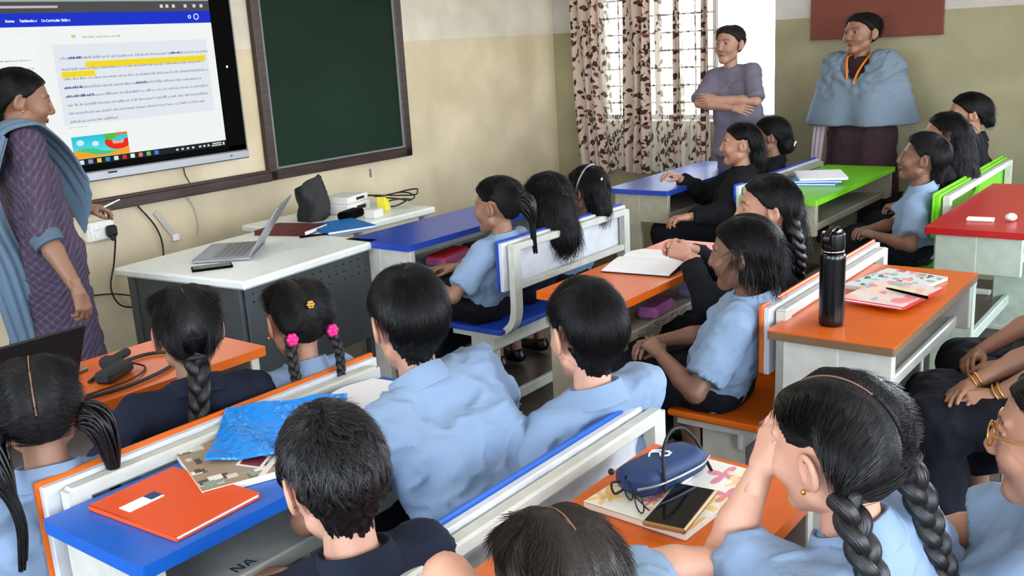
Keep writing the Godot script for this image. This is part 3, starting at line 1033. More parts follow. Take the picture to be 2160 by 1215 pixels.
func open_book(called: String, label: String, at: Vector3, w: float, d: float, turn: float, lift: float, cover: Material) -> Node3D:
	var t := thing(called, label, "book", at, turn)
	obj("cover", boxed(Vector3(0, 0.0015, 0), Vector3(w + 0.006, 0.003, d + 0.004), 0.001), cover, t)
	for s in [-1.0, 1.0]:
		var b := MB.new()
		var nu := 14
		var p := PackedVector3Array()
		for j in 8:
			for i in nu:
				var u := float(i) / (nu - 1)
				var up := 0.004 + lift * sin(PI * pow(u, 0.6)) * (1.0 - 0.3 * u) + 0.006 * (1.0 - u)
				p.append(Vector3(s * u * w / 2, up, (j / 7.0 - 0.5) * d * s))
		b.sheet(p, nu, 8, 0.004)
		obj("page", b, M.paper, t)
	return t


func laptop(label: String, at: Vector3, turn: float, body: Material, lid: Material, w: float, d: float, open: float) -> Node3D:
	var t := thing("laptop", label, "laptop", at, turn)
	obj("base", boxed(Vector3(0, 0.009, 0), Vector3(w, 0.015, d), 0.004), body, t)
	var kb := MB.new()
	for r in 5:
		for k in 13:
			kb.box(Vector3((k - 6) * w * 0.066, 0.0175, -d * 0.30 + r * d * 0.105), Vector3(w * 0.056, 0.002, d * 0.085), 0.0006)
	obj("keyboard", kb, M.grey_plastic if body == M.silver else M.black_matte, t)
	obj("touchpad", boxed(Vector3(0, 0.0168, d * 0.33), Vector3(w * 0.3, 0.0012, d * 0.22), 0.0004), lid, t)
	var bs := Basis(Vector3.RIGHT, open)
	var hinge := Vector3(0, 0.016, -d / 2 + 0.004)
	obj("lid", boxed(hinge + bs * Vector3(0, d / 2, 0), Vector3(w, d, 0.007), 0.003, bs), lid, t)
	obj("display", boxed(hinge + bs * Vector3(0, d / 2, 0.004), Vector3(w * 0.94, d * 0.9, 0.0015), 0.0005, bs), M.phone_glass, t)
	obj("hinge", boxed(hinge, Vector3(w * 0.7, 0.012, 0.012), 0.004), M.black_matte, t)
	return t


func blotch_print(key: String, base: Color, cols: Array, n: int, lo: float, hi: float, sd: int, flowers := false) -> StandardMaterial3D:
	var im := Image.create(256, 256, false, Image.FORMAT_RGB8)
	im.fill(base)
	for k in n:
		var col: Color = cols[k % cols.size()]
		var cx := int(rnd(sd + k * 5) * 256)
		var cy := int(rnd(sd + k * 5 + 1) * 256)
		var r := lerpf(lo, hi, rnd(sd + k * 5 + 2))
		var petals := 4 + int(rnd(sd + k * 5 + 3) * 3)
		for dy in range(-int(hi), int(hi) + 1):
			for dx in range(-int(hi), int(hi) + 1):
				var px := cx + dx
				var py := cy + dy
				var ang := atan2(dy, dx)
				if px >= 0 and py >= 0 and px < 256 and py < 256 and sqrt(dx * dx + dy * dy) < r * (0.62 + 0.38 * cos(ang * petals) if flowers else 0.75 + 0.22 * cos(2.0 * ang + petals) + 0.10 * cos(3.0 * ang + k)):
					im.set_pixel(px, py, im.get_pixel(px, py).lerp(col, 0.8))
	var m := mat(key, Color.WHITE, 0.35)
	m.albedo_texture = ImageTexture.create_from_image(im)
	return m


func printed_book(called: String, label: String, at: Vector3, size: Vector3, turn: float, face: Material, cover: Material, cat: String) -> Node3D:
	var t := book(called, label, at, size, turn, cover, cat)
	var b := MB.new()
	b.quad(Vector3(-size.x / 2, size.y + 0.0006, -size.z / 2), Vector3(size.x / 2, size.y + 0.0006, -size.z / 2), Vector3(size.x / 2, size.y + 0.0006, size.z / 2), Vector3(-size.x / 2, size.y + 0.0006, size.z / 2), Vector3.UP)
	obj("printed_cover", b, face, t)
	return t


func small_things() -> void:
	var y := 0.7205
	# teacher's desk
	laptop("open silver laptop on the teacher's white desk, turned away from the class", Vector3(2.45, y, -3.42), -2.43, M.silver, M.silver, 0.34, 0.235, -0.62)
	var t := thing("mobile_phone", "mobile phone in a green patterned case on the corner of the white desk", "phone", Vector3(2.235, y, -3.25), -0.55)
	obj("body", boxed(Vector3(0, 0.005, 0), Vector3(0.155, 0.009, 0.075), 0.004), M.black_plastic, t)
	var camo := blotch_print("camo_case", Color(0.22, 0.24, 0.14), [Color(0.42, 0.42, 0.25), Color(0.12, 0.14, 0.08), Color(0.5, 0.47, 0.3)], 40, 12, 30, 500)
	var b := MB.new()
	b.quad(Vector3(-0.072, 0.0101, -0.034), Vector3(0.072, 0.0101, -0.034), Vector3(0.072, 0.0101, 0.034), Vector3(-0.072, 0.0101, 0.034), Vector3.UP)
	obj("case_back", b, camo, t)
	book("diary", "closed reddish brown diary beside the silver laptop", Vector3(2.90, y, -3.56), Vector3(0.20, 0.022, 0.27), 0.3, M.maroon_cover)
	t = book("notebook", "bright blue notebook at the end of the white desk, against the blue school desk", Vector3(3.06, y, -3.40), Vector3(0.24, 0.014, 0.28), -0.35, M.blue_cover)
	var pen := MB.new()
	pen.tube(PackedVector3Array([Vector3(0, 0.006, -0.07), Vector3(0, 0.006, 0.075)]), 0.005, 0.004, 8)
	lone("pen", "dark pen lying between the brown diary and the blue notebook", "pen", pen, M.black_plastic, Vector3(2.86, y, -3.35), 1.0)
	# black pouch: an upright soft bag with a folded top
	b = MB.new()
	var p := PackedVector3Array()
	var nu := 28
	for j in 11:
		var v := j / 10.0
		for i in nu:
			var a := TAU * i / nu
			var wx := 0.105 + 0.035 * v + 0.01 * sin(a * 3.0 + v * 4.0)
			var wz := lerpf(0.06, 0.018, v * v)
			var sq := pow(absf(cos(a)), 0.5) * signf(cos(a))
			p.append(Vector3(sq * wx - 0.03 * v, v * 0.19 + 0.016 * sin(a + 0.6) * v + 0.006 * sin(a * 5.0) * v, sin(a) * wz + 0.012 * sin(a * 4.0 + v * 9.0)))
	b.net(p, nu, 11, true, true)
	for e in [0, 10]:
		var ctr := Vector3()
		for i in nu:
			ctr += p[e * nu + i] / nu
		for i in nu:
			b.tri(ctr, p[e * nu + i], p[e * nu + (i + 1) % nu], Vector3.DOWN if e == 0 else Vector3.UP)
	lone("pouch", "crumpled black pouch standing upright on the table by the wall", "bag", b, M.black_matte, Vector3(3.19, y, -3.72), 0.45)
	for q in [[3.40, -3.72, 0.20, 0.05, 0.16, 0.2, "lower white carton on the side table next to the black pouch", 0.0], [3.41, -3.73, 0.19, 0.035, 0.15, 0.25, "upper white carton lying on another carton beside the black pouch", 0.0505]]:
		t = thing("carton", q[6], "box", Vector3(q[0], y + q[7], q[1]), q[5], "cartons on the side table")
		obj("body", boxed(Vector3(0, q[3] / 2, 0), Vector3(q[2], q[3], q[4]), 0.003), M.white_plastic, t)
		obj("printed_band", boxed(Vector3(0.02, q[3] / 2, q[4] / 2 + 0.0005), Vector3(q[2] * 0.4, q[3] * 0.4, 0.001), 0.0003), M.black_matte, t)
	lone("adapter", "black power adapter in front of the white cartons", "adapter", boxed(Vector3(0, 0.02, 0), Vector3(0.16, 0.04, 0.07), 0.01), M.black_plastic, Vector3(3.27, y, -3.55), 0.3)
	lone("card_box", "small white box beside the black adapter on the side table", "box", boxed(Vector3(0, 0.02, 0), Vector3(0.08, 0.04, 0.06), 0.003), M.white_plastic, Vector3(3.33, y, -3.45), 0.2)
	lone("sticky_notes", "yellow block of sticky notes on the side table near the coiled wire", "notes", boxed(Vector3(0, 0.035, 0), Vector3(0.05, 0.07, 0.05), 0.002), M.yellow_paper, Vector3(3.50, y, -3.55), 0.25)
	var coil := []
	for k in 34:
		var a := k * 0.62
		coil.append(Vector3(3.60 + cos(a) * (0.06 + 0.002 * k), y + 0.006 + 0.0016 * k + 0.012 * (1 + sin(a * 1.7)), -3.56 + sin(a) * (0.05 + 0.002 * k)))
	coil.append(Vector3(3.62, y + 0.045, -3.82))
	coil.append(Vector3(3.8, y + 0.01, -3.9))
	cable("coiled_wire", "coiled black wire at the end of the side table by the yellow notes", coil, 0.004, M.cable_black)
	# shelf of the long blue desk
	t = thing("pencil_box", "pink and white pencil box on the shelf of the long blue desk", "pencil box", Vector3(3.22, 0.5765, -2.88), 0.15)
	obj("tray", boxed(Vector3(0, 0.018, 0), Vector3(0.24, 0.036, 0.10), 0.006), M.pink, t)
	obj("lid", boxed(Vector3(0, 0.04, -0.005), Vector3(0.22, 0.01, 0.085), 0.003), M.red_band, t)
	lone("pouch", "small olive pouch on the blue desk's shelf behind the pink box", "bag", boxed(Vector3(0, 0.02, 0), Vector3(0.16, 0.04, 0.09), 0.015), mat("olive_cloth", Color(0.25, 0.26, 0.17), 0.8), Vector3(3.46, 0.5765, -2.90), -0.1)
	# middle orange desk
	open_book("open_book", "open white exercise book lying on the middle orange desk", Vector3(3.0, y, -1.70), 0.36, 0.25, 0.12, 0.012, M.black_matte)
	lone("pencil_pouch", "pink cloth pouch on the shelf below the open white book", "bag", boxed(Vector3(0, 0.022, 0), Vector3(0.17, 0.044, 0.08), 0.016), mat("orchid_cloth", Color(0.72, 0.42, 0.66), 0.8), Vector3(2.86, 0.5765, -1.62), 0.1)
	lone("pencil_pouch", "pale lilac pouch at the far end of the middle desk's shelf", "bag", boxed(Vector3(0, 0.02, 0), Vector3(0.10, 0.04, 0.07), 0.015), mat("lilac_cloth", Color(0.66, 0.60, 0.82), 0.8), Vector3(3.15, 0.5765, -1.63), -0.2)
	# bottle desk
	t = thing("water_bottle", "tall matt black steel bottle standing on the orange desk", "bottle", Vector3(2.545, y, -0.897))
	b = MB.new()
	b.lathe([Vector2(0.0, 0.0), Vector2(0.030, 0.0), Vector2(0.0335, 0.003), Vector2(0.034, 0.02), Vector2(0.034, 0.185), Vector2(0.033, 0.196), Vector2(0.029, 0.203), Vector2(0.0, 0.203)], 40)
	obj("body", b, M.bottle_black, t)
	b = MB.new()
	b.lathe([Vector2(0.0, 0.2035), Vector2(0.0295, 0.2035), Vector2(0.030, 0.207), Vector2(0.0295, 0.2105), Vector2(0.0, 0.2105)], 40)
	obj("neck_ring", b, M.chrome, t)
	b = MB.new()
	b.lathe([Vector2(0.0, 0.211), Vector2(0.0295, 0.211), Vector2(0.031, 0.214), Vector2(0.031, 0.252), Vector2(0.028, 0.258), Vector2(0.0, 0.258)], 40)
	obj("cap", b, M.bottle_black, t)
	b = MB.new()
	b.bar(smooth_path([Vector3(-0.03, 0.22, 0), Vector3(-0.05, 0.235, 0), Vector3(-0.048, 0.256, 0), Vector3(-0.02, 0.268, 0), Vector3(0.02, 0.268, 0), Vector3(0.03, 0.255, 0)], 5), Vector3.BACK, 0.016, 0.005)
	obj("carry_loop", b, M.bottle_black, t)
	obj("cap_ring", boxed(Vector3(0.0, 0.2605, 0), Vector3(0.035, 0.004, 0.035), 0.002), M.chrome, t)
	var pk := blotch_print("workbook_print", Color(0.86, 0.90, 0.88), [Color(0.95, 0.55, 0.62), Color(0.45, 0.62, 0.58), Color(0.80, 0.25, 0.30), Color(0.55, 0.78, 0.80), Color(0.95, 0.85, 0.6), Color(0.25, 0.3, 0.32)], 46, 8, 26, 900)
	var pk2 := blotch_print("workbook_print_warm", Color(0.93, 0.84, 0.80), [Color(0.96, 0.50, 0.55), Color(0.97, 0.86, 0.55), Color(0.95, 0.72, 0.70), Color(0.55, 0.75, 0.72), Color(0.90, 0.90, 0.85)], 40, 14, 36, 1400)
	printed_book("workbook", "pale green workbook with coloured pictures, farther from the black bottle", Vector3(3.04, y, -0.875), Vector3(0.20, 0.012, 0.27), 1.35, pk, M.paper, "book")
	printed_book("workbook", "pink and cream workbook lying in front of the pale green one by the bottle", Vector3(2.855, y + 0.0128, -0.83), Vector3(0.19, 0.010, 0.26), 1.42, pk2, M.red_band, "book")
	pen = MB.new()
	pen.tube(PackedVector3Array([Vector3(-0.07, 0, 0), Vector3(0.06, 0, 0), Vector3(0.075, 0, 0)]), 0.0045, 0.002, 8)
	lone("pen", "dark pen lying across the pink and cream workbook", "pen", pen, M.black_plastic, Vector3(2.85, y + 0.0283, -0.785), 1.15)
	# red desk
	lone("eraser", "cream eraser lying on the red desk", "eraser", boxed(Vector3(0, 0.006, 0), Vector3(0.045, 0.012, 0.10), 0.003), M.paper_warm, Vector3(4.17, y, -0.88), 0.1)
	b = MB.new()
	b.ball(Vector3(0, 0.016, 0), Vector3(0.022, 0.016, 0.022), 14)
	lone("sharpener", "tiny round pale sharpener on the red desk beside the eraser", "sharpener", b, M.white_plastic, Vector3(4.20, y, -0.775))
	# green desk papers
	for k in 3:
		book("exercise_book", ["lowest exercise book of the pile on the green desk", "middle exercise book of the pile on the green desk", "topmost open-paged exercise book on the green desk's pile"][k], Vector3(4.98 + 0.012 * k, y + 0.0125 * k, -1.86 + 0.01 * k), Vector3(0.24, 0.012, 0.30), -1.35 + 0.12 * k, M.paper if k == 2 else M.blue_film, "book")
	# front left orange desk: black laptop, seen from behind its screen, and its charger
	laptop("open black laptop on the front left orange desk, its lid towards the bench", Vector3(0.965, y, -2.405), PI, M.black_matte, M.black_matte, 0.36, 0.21, -0.50)
	cable("charger_cable", "black charger cable looped on the front left orange desk", [Vector3(1.21, y + 0.006, -2.36), Vector3(1.30, y + 0.006, -2.42), Vector3(1.42, y + 0.006, -2.44), Vector3(1.47, y + 0.006, -2.38), Vector3(1.40, y + 0.006, -2.28), Vector3(1.25, y + 0.006, -2.235), Vector3(1.12, y + 0.006, -2.25)], 0.005, M.cable_black)
	cable("charger_lead", "thin inner black lead on the front left orange desk", [Vector3(1.33, y + 0.02, -2.40), Vector3(1.36, y + 0.005, -2.34), Vector3(1.28, y + 0.005, -2.28), Vector3(1.15, y + 0.005, -2.27)], 0.0028, M.cable_black)
	t = thing("charger", "black charger brick and plug lying beside the cable on the front left orange desk", "charger", Vector3(1.31, y, -2.42), 0.5)
	obj("brick", boxed(Vector3(-0.07, 0.018, 0.05), Vector3(0.12, 0.032, 0.05), 0.008), M.black_matte, t)
	obj("plug", boxed(Vector3(0.05, 0.018, -0.01), Vector3(0.11, 0.022, 0.024), 0.008), M.black_matte, t)
	obj("plug_body", boxed(Vector3(0.0, 0.02, 0.0), Vector3(0.04, 0.034, 0.06), 0.01), M.black_matte, t)
	lone("flash_drive", "small grey adapter on the front left orange desk behind the cable", "adapter", boxed(Vector3(0, 0.006, 0), Vector3(0.08, 0.012, 0.03), 0.003), M.silver, Vector3(1.23, y, -2.48), 0.1)
	# blue desk at the lower left
	t = book("notebook", "bright orange-covered notebook with a white name label on the blue desk", Vector3(0.915, y, -1.545), Vector3(0.19, 0.011, 0.255), PI + 0.08, M.orange_cover)
	t.rotation.y = 0.06
	obj("label", boxed(Vector3(-0.038, 0.0113, -0.045), Vector3(0.075, 0.001, 0.034), 0.0003), M.paper, t)
	obj("crest", boxed(Vector3(-0.012, 0.0121, -0.048), Vector3(0.024, 0.0008, 0.026), 0.0002), M.case_blue, t)
	var im := Image.create(256, 256, false, Image.FORMAT_RGB8)
	im.fill(Color(0.60, 0.51, 0.41))
	for k in 34:
		var cx := int(rnd(k * 9 + 2100) * 240)
		var cy := int(rnd(k * 9 + 2101) * 240)
		if k % 2 == 0:
			cx = int(rnd(k * 9 + 2102) * 46)
		else:
			cy = 190 + int(rnd(k * 9 + 2102) * 46)
		im.fill_rect(Rect2i(cx, cy, 14 + int(26 * rnd(k * 9 + 2103)), 10 + int(22 * rnd(k * 9 + 2104))), [Color(0.80, 0.78, 0.70), Color(0.40, 0.36, 0.30), Color(0.52, 0.58, 0.50), Color(0.30, 0.27, 0.26), Color(0.86, 0.84, 0.78)][k % 5])
	for py in 256:
		for px in 256:
			var d := absf(px - 168.0) + absf(py - 172.0)
			if d < 52.0:
				im.set_pixel(px, py, Color(0.42, 0.11, 0.13) if d < 40.0 else Color(0.88, 0.85, 0.80))
			elif px + py > 400 and px + py < 424:
				im.set_pixel(px, py, Color(0.85, 0.82, 0.76))
	var col := mat("collage_print", Color.WHITE, 0.4)
	col.albedo_texture = ImageTexture.create_from_image(im)
	printed_book("textbook", "worn textbook with a brown photographic cover under the blue plastic folder", Vector3(1.09, y, -1.60), Vector3(0.185, 0.014, 0.25), -0.38, col, M.paper_warm, "book")
	b = MB.new()
	p = PackedVector3Array()
	for j in 16:
		for i in 14:
			var u := i / 13.0 - 0.5
			var v := j / 15.0 - 0.5
			p.append(Vector3(v * 0.24, 0.008 + 0.018 * maxf(0.0, v + 0.1) * (1.0 + u) + 0.003 * sin(u * 14.0 + v * 9.0) + 0.05 * maxf(0.0, v - 0.2), u * 0.27))
	b.sheet(p, 14, 16, 0.005)
	lone("plastic_folder", "sky blue plastic folder leaning against the bench back on the blue desk", "folder", b, M.blue_film, Vector3(1.215, y + 0.019, -1.60), 0.75)
	open_book("open_book", "open white book in front of the tall boy on the blue desk", Vector3(1.43, y, -1.56), 0.36, 0.24, 0.15, 0.014, M.blue_cover)
	desk_with_case(y)


func desk_with_case(y: float) -> void:
	var fl := blotch_print("floral_print", Color(0.95, 0.94, 0.90), [Color(0.97, 0.80, 0.45), Color(0.96, 0.86, 0.62), Color(0.94, 0.72, 0.35), Color(0.88, 0.45, 0.55), Color(0.98, 0.90, 0.72)], 22, 22, 44, 3300, true)
	printed_book("magazine", "white magazine printed with yellow flowers under the blue pencil case", Vector3(1.425, y, -0.775), Vector3(0.275, 0.012, 0.205), -0.06, fl, M.paper_warm, "magazine")
	var top := y + 0.0135
	var t := thing("pencil_case", "dark blue zipped pencil case with a black wrist strap on the magazine", "pencil case", Vector3(1.43, top, -0.805), -0.22)
	var p := PackedVector3Array()
	var nu := 24
	for j in 13:
		var e := -1.0 + 2.0 * j / 12.0
		var sc := pow(maxf(1.0 - pow(absf(e), 5.0), 0.0), 0.5)
		for i in nu:
			var a := TAU * i / nu
			var cx := pow(absf(cos(a)), 0.7) * signf(cos(a))
			var cy := pow(absf(sin(a)), 0.7) * signf(sin(a))
			p.append(Vector3(e * 0.095, 0.026 + cy * 0.026 * (0.35 + 0.65 * sc), cx * 0.043 * (0.5 + 0.5 * sc) * (1.0 if sc > 0 else 0.0)))
	var b := MB.new()
	b.net(p, nu, 13, true, false)
	obj("body", b, M.case_blue, t)
	b = MB.new()
	b.tube(smooth_path([Vector3(-0.096, 0.028, 0.03), Vector3(-0.05, 0.028, 0.0455), Vector3(0.05, 0.028, 0.0455), Vector3(0.096, 0.028, 0.03)], 6), 0.0028, -1, 6)
	obj("zip", b, M.silver, t)
	b = MB.new()
	b.tube(smooth_path([Vector3(-0.045, 0.012, 0.048), Vector3(-0.04, 0.05, 0.04), Vector3(-0.022, 0.078, 0.025), Vector3(0.02, 0.092, 0.005), Vector3(0.065, 0.082, -0.005), Vector3(0.095, 0.05, 0.0), Vector3(0.098, 0.018, 0.02), Vector3(0.09, 0.004, 0.04)], 6), 0.0032, -1, 7)
	obj("strap", b, M.black_matte, t)
	b = MB.new()
	b.tube(smooth_path([Vector3(-0.02, 0.0525, -0.012), Vector3(-0.006, 0.0535, -0.02), Vector3(0.004, 0.054, -0.008), Vector3(-0.006, 0.054, 0.004), Vector3(0.006, 0.054, 0.012), Vector3(0.02, 0.0535, 0.0)], 5), 0.0018, -1, 6)
	b.tube(smooth_path([Vector3(0.0, 0.0535, -0.024), Vector3(0.012, 0.054, -0.012), Vector3(0.016, 0.054, 0.01)], 5), 0.0016, -1, 6)
	obj("stitched_mark", b, M.paper, t)
	b = MB.new()
	b.tube(smooth_path([Vector3(-0.096, 0.03, -0.01), Vector3(-0.118, 0.035, -0.01), Vector3(-0.122, 0.02, 0.0), Vector3(-0.10, 0.02, 0.0)], 5), 0.0022, -1, 6)
	b.ball(Vector3(-0.108, 0.05, -0.02), Vector3(0.006, 0.006, 0.006), 10)
	obj("zip_pull", b, M.black_matte, t)
	t = thing("spectacles", "folded thin spectacles lying at the end of the blue pencil case", "spectacles", Vector3(1.322, top, -0.80), 0.9)
	b = MB.new()
	for s in [-1.0, 1.0]:
		var ring := PackedVector3Array()
		for k in 17:
			ring.append(Vector3(s * 0.026 + cos(TAU * k / 16) * 0.021, 0.018 + sin(TAU * k / 16) * 0.016, 0))
		b.tube(ring, 0.0013, -1, 5)
	b.tube(PackedVector3Array([Vector3(-0.005, 0.022, 0), Vector3(0, 0.024, 0), Vector3(0.005, 0.022, 0)]), 0.0012, -1, 5)
	b.tube(PackedVector3Array([Vector3(-0.047, 0.022, 0), Vector3(-0.045, 0.012, 0.01), Vector3(0.04, 0.003, 0.012)]), 0.0013, -1, 5)
	obj("frame", b, M.black_matte, t)
	t = thing("mobile_phone", "mobile phone with a dark screen and gold edge on the floral magazine", "phone", Vector3(1.35, top, -0.725), 0.12)
	obj("body", boxed(Vector3(0, 0.005, 0), Vector3(0.158, 0.0095, 0.075), 0.004), M.gold_case, t)
	obj("screen", boxed(Vector3(0, 0.0101, 0), Vector3(0.150, 0.0012, 0.068), 0.0005), M.phone_glass, t)
	b = MB.new()
	b.tube(PackedVector3Array([Vector3(-0.075, 0, 0), Vector3(0.07, 0, 0)]), 0.004, 0.0035, 8)
	lone("pen", "slim white pen between the blue pencil case and the phone", "pen", b, M.white_plastic, Vector3(1.40, top + 0.004, -0.765), 0.02)


# ------------------------------------------------------------------ a distance field on a grid, meshed as surface nets
class Fld:
	var o: Vector3
	var h: float
	var nx: int
	var ny: int
	var nz: int
	var f := PackedFloat32Array()

	func _init(lo: Vector3, hi: Vector3, cell: float) -> void:
		h = cell
		o = lo
		nx = int(ceil((hi.x - lo.x) / h)) + 2
		ny = int(ceil((hi.y - lo.y) / h)) + 2
		nz = int(ceil((hi.z - lo.z) / h)) + 2
		f.resize(nx * ny * nz)
		f.fill(9.0)

	# tapered capsule joined smoothly (k); flat & 1 cuts it square at a, flat & 2 at b; carve takes it away instead
	func cap(a: Vector3, b: Vector3, ra: float, rb: float, k: float, flat := 0, carve := false) -> void:
		var m := k + h * 2.0
		var big := maxf(ra, rb) + m
		var lo := (a.min(b) - Vector3.ONE * big - o) / h
		var hi := (a.max(b) + Vector3.ONE * big - o) / h
		var x0 := maxi(0, int(lo.x))
		var y0 := maxi(0, int(lo.y))
		var z0 := maxi(0, int(lo.z))
		var x1 := mini(nx - 1, int(hi.x) + 1)
		var y1 := mini(ny - 1, int(hi.y) + 1)
		var z1 := mini(nz - 1, int(hi.z) + 1)
		var ab := b - a
		var len := maxf(ab.length(), 1e-5)
		var l2 := len * len
		var dr := rb - ra
		var k4 := 0.25 / maxf(k, 1e-6)
		for z in range(z0, z1 + 1):
			for y in range(y0, y1 + 1):
				var i := x0 + nx * (y + ny * z)
				var p := o + Vector3(x0, y, z) * h - a
				for x in range(x0, x1 + 1):
					var t := clampf(p.dot(ab) / l2, 0.0, 1.0)
					var d := (p - ab * t).length() - ra - dr * t
					if flat:
						if flat & 1:
							d = maxf(d, -p.dot(ab) / len)
						if flat & 2:
							d = maxf(d, p.dot(ab) / len - len)
					if carve:
						if -d > f[i] - k:
							var e := f[i]
							var q := k - absf(e + d)
							f[i] = maxf(e, -d) + (q * q * k4 if q > 0.0 else 0.0)
					elif d < m:
						var e := f[i]
						var q := k - absf(e - d)
						f[i] = minf(e, d) - (q * q * k4 if q > 0.0 else 0.0)
					p.x += h
					i += 1

	# ellipsoid with axes bs and radii r
	func ell(c: Vector3, r: Vector3, k: float, bs := Basis(), carve := false) -> void:
		var m := k + h * 2.0
		var big := maxf(r.x, maxf(r.y, r.z)) + m
		var lo := (c - Vector3.ONE * big - o) / h
		var hi := (c + Vector3.ONE * big - o) / h
		var k4 := 0.25 / maxf(k, 1e-6)
		var inv := bs.transposed()
		for z in range(maxi(0, int(lo.z)), mini(nz - 1, int(hi.z) + 1) + 1):
			for y in range(maxi(0, int(lo.y)), mini(ny - 1, int(hi.y) + 1) + 1):
				for x in range(maxi(0, int(lo.x)), mini(nx - 1, int(hi.x) + 1) + 1):
					var q := inv * (o + Vector3(x, y, z) * h - c)
					var u := q / r
					var k0 := u.length()
					var k1 := (u / r).length()
					var d := k0 * (k0 - 1.0) / k1 if k1 > 1e-6 else -minf(r.x, minf(r.y, r.z))
					var i := x + nx * (y + ny * z)
					var e := f[i]
					if carve:
						if -d > e - k:
							var w := k - absf(e + d)
							f[i] = maxf(e, -d) + (w * w * k4 if w > 0.0 else 0.0)
					elif d < m:
						var w := k - absf(e - d)
						f[i] = minf(e, d) - (w * w * k4 if w > 0.0 else 0.0)

	# keep only the side of a plane that its normal turns away from, within a radius
	func cut(at: Vector3, n: Vector3, radius := 9.0) -> void:
		var r2 := radius * radius
		for z in nz:
			for y in ny:
				var i := nx * (y + ny * z)
				var p := o + Vector3(0, y, z) * h - at
				for x in nx:
					if f[i] < 1.0 and p.length_squared() < r2:
						f[i] = maxf(f[i], p.dot(n))
					p.x += h
					i += 1

	func surface() -> MB:
		var mb := MB.new()
		var vid := PackedInt32Array()
		vid.resize(f.size())
		vid.fill(-1)
		var sx := 1
		var sy := nx
		var sz := nx * ny
		var lim := h * 1.8
		var cells := PackedInt32Array()
		for z in nz - 1:
			for y in ny - 1:
				var i := nx * (y + ny * z)
				for x in nx - 1:
					var f0 := f[i]
					if f0 < lim and f0 > -lim:
						var f1 := f[i + 1]
						var f2 := f[i + sy]
						var f3 := f[i + sy + 1]
						var f4 := f[i + sz]
						var f5 := f[i + sz + 1]
						var f6 := f[i + sz + sy]
						var f7 := f[i + sz + sy + 1]
						var c := int(f0 < 0) + int(f1 < 0) + int(f2 < 0) + int(f3 < 0) + int(f4 < 0) + int(f5 < 0) + int(f6 < 0) + int(f7 < 0)
						if c > 0 and c < 8:
							var s := Vector3()
							var w := 0
							if (f0 < 0) != (f1 < 0):
								s += Vector3(f0 / (f0 - f1), 0, 0)
								w += 1
							if (f2 < 0) != (f3 < 0):
								s += Vector3(f2 / (f2 - f3), 1, 0)
								w += 1
							if (f4 < 0) != (f5 < 0):
								s += Vector3(f4 / (f4 - f5), 0, 1)
								w += 1
							if (f6 < 0) != (f7 < 0):
								s += Vector3(f6 / (f6 - f7), 1, 1)
								w += 1
							if (f0 < 0) != (f2 < 0):
								s += Vector3(0, f0 / (f0 - f2), 0)
								w += 1
							if (f1 < 0) != (f3 < 0):
								s += Vector3(1, f1 / (f1 - f3), 0)
								w += 1
							if (f4 < 0) != (f6 < 0):
								s += Vector3(0, f4 / (f4 - f6), 1)
								w += 1
							if (f5 < 0) != (f7 < 0):
								s += Vector3(1, f5 / (f5 - f7), 1)
								w += 1
							if (f0 < 0) != (f4 < 0):
								s += Vector3(0, 0, f0 / (f0 - f4))
								w += 1
							if (f1 < 0) != (f5 < 0):
								s += Vector3(1, 0, f1 / (f1 - f5))
								w += 1
							if (f2 < 0) != (f6 < 0):
								s += Vector3(0, 1, f2 / (f2 - f6))
								w += 1
							if (f3 < 0) != (f7 < 0):
								s += Vector3(1, 1, f3 / (f3 - f7))
								w += 1
							vid[i] = mb.v.size()
							cells.append(i)
							mb.v.append(o + (Vector3(x, y, z) + s / w) * h)
							var g := Vector3(f1 - f0 + f3 - f2 + f5 - f4 + f7 - f6, f2 - f0 + f3 - f1 + f6 - f4 + f7 - f5, f4 - f0 + f5 - f1 + f6 - f2 + f7 - f3)
							mb.n.append(g.normalized())
							mb.uv.append(Vector2.ZERO)
					i += 1
		for i in cells:
			var neg := f[i] < 0
			for ax in 3:
				var st: int = [sx, sy, sz][ax]
				var u: int = [sy, sz, sx][ax]
				var w: int = [sz, sx, sy][ax]
				if i - u - w < 0 or (f[i + st] < 0) == neg:
					continue
				var a := vid[i]
				var b := vid[i - u]
				var c := vid[i - u - w]
				var d := vid[i - w]
				if a < 0 or b < 0 or c < 0 or d < 0:
					continue
				if neg:
					mb.ix.append_array(PackedInt32Array([a, c, b, a, d, c]))
				else:
					mb.ix.append_array(PackedInt32Array([a, b, c, a, c, d]))
		return mb


static func renormal(m: MB) -> void:
	var acc := PackedVector3Array()
	acc.resize(m.v.size())
	for i in range(0, m.ix.size(), 3):
		var a := m.ix[i]
		var b := m.ix[i + 1]
		var c := m.ix[i + 2]
		var g := (m.v[c] - m.v[a]).cross(m.v[b] - m.v[a])
		acc[a] += g
		acc[b] += g
		acc[c] += g
	for i in acc.size():
		if acc[i].length_squared() > 1e-18:
			m.n[i] = acc[i].normalized()


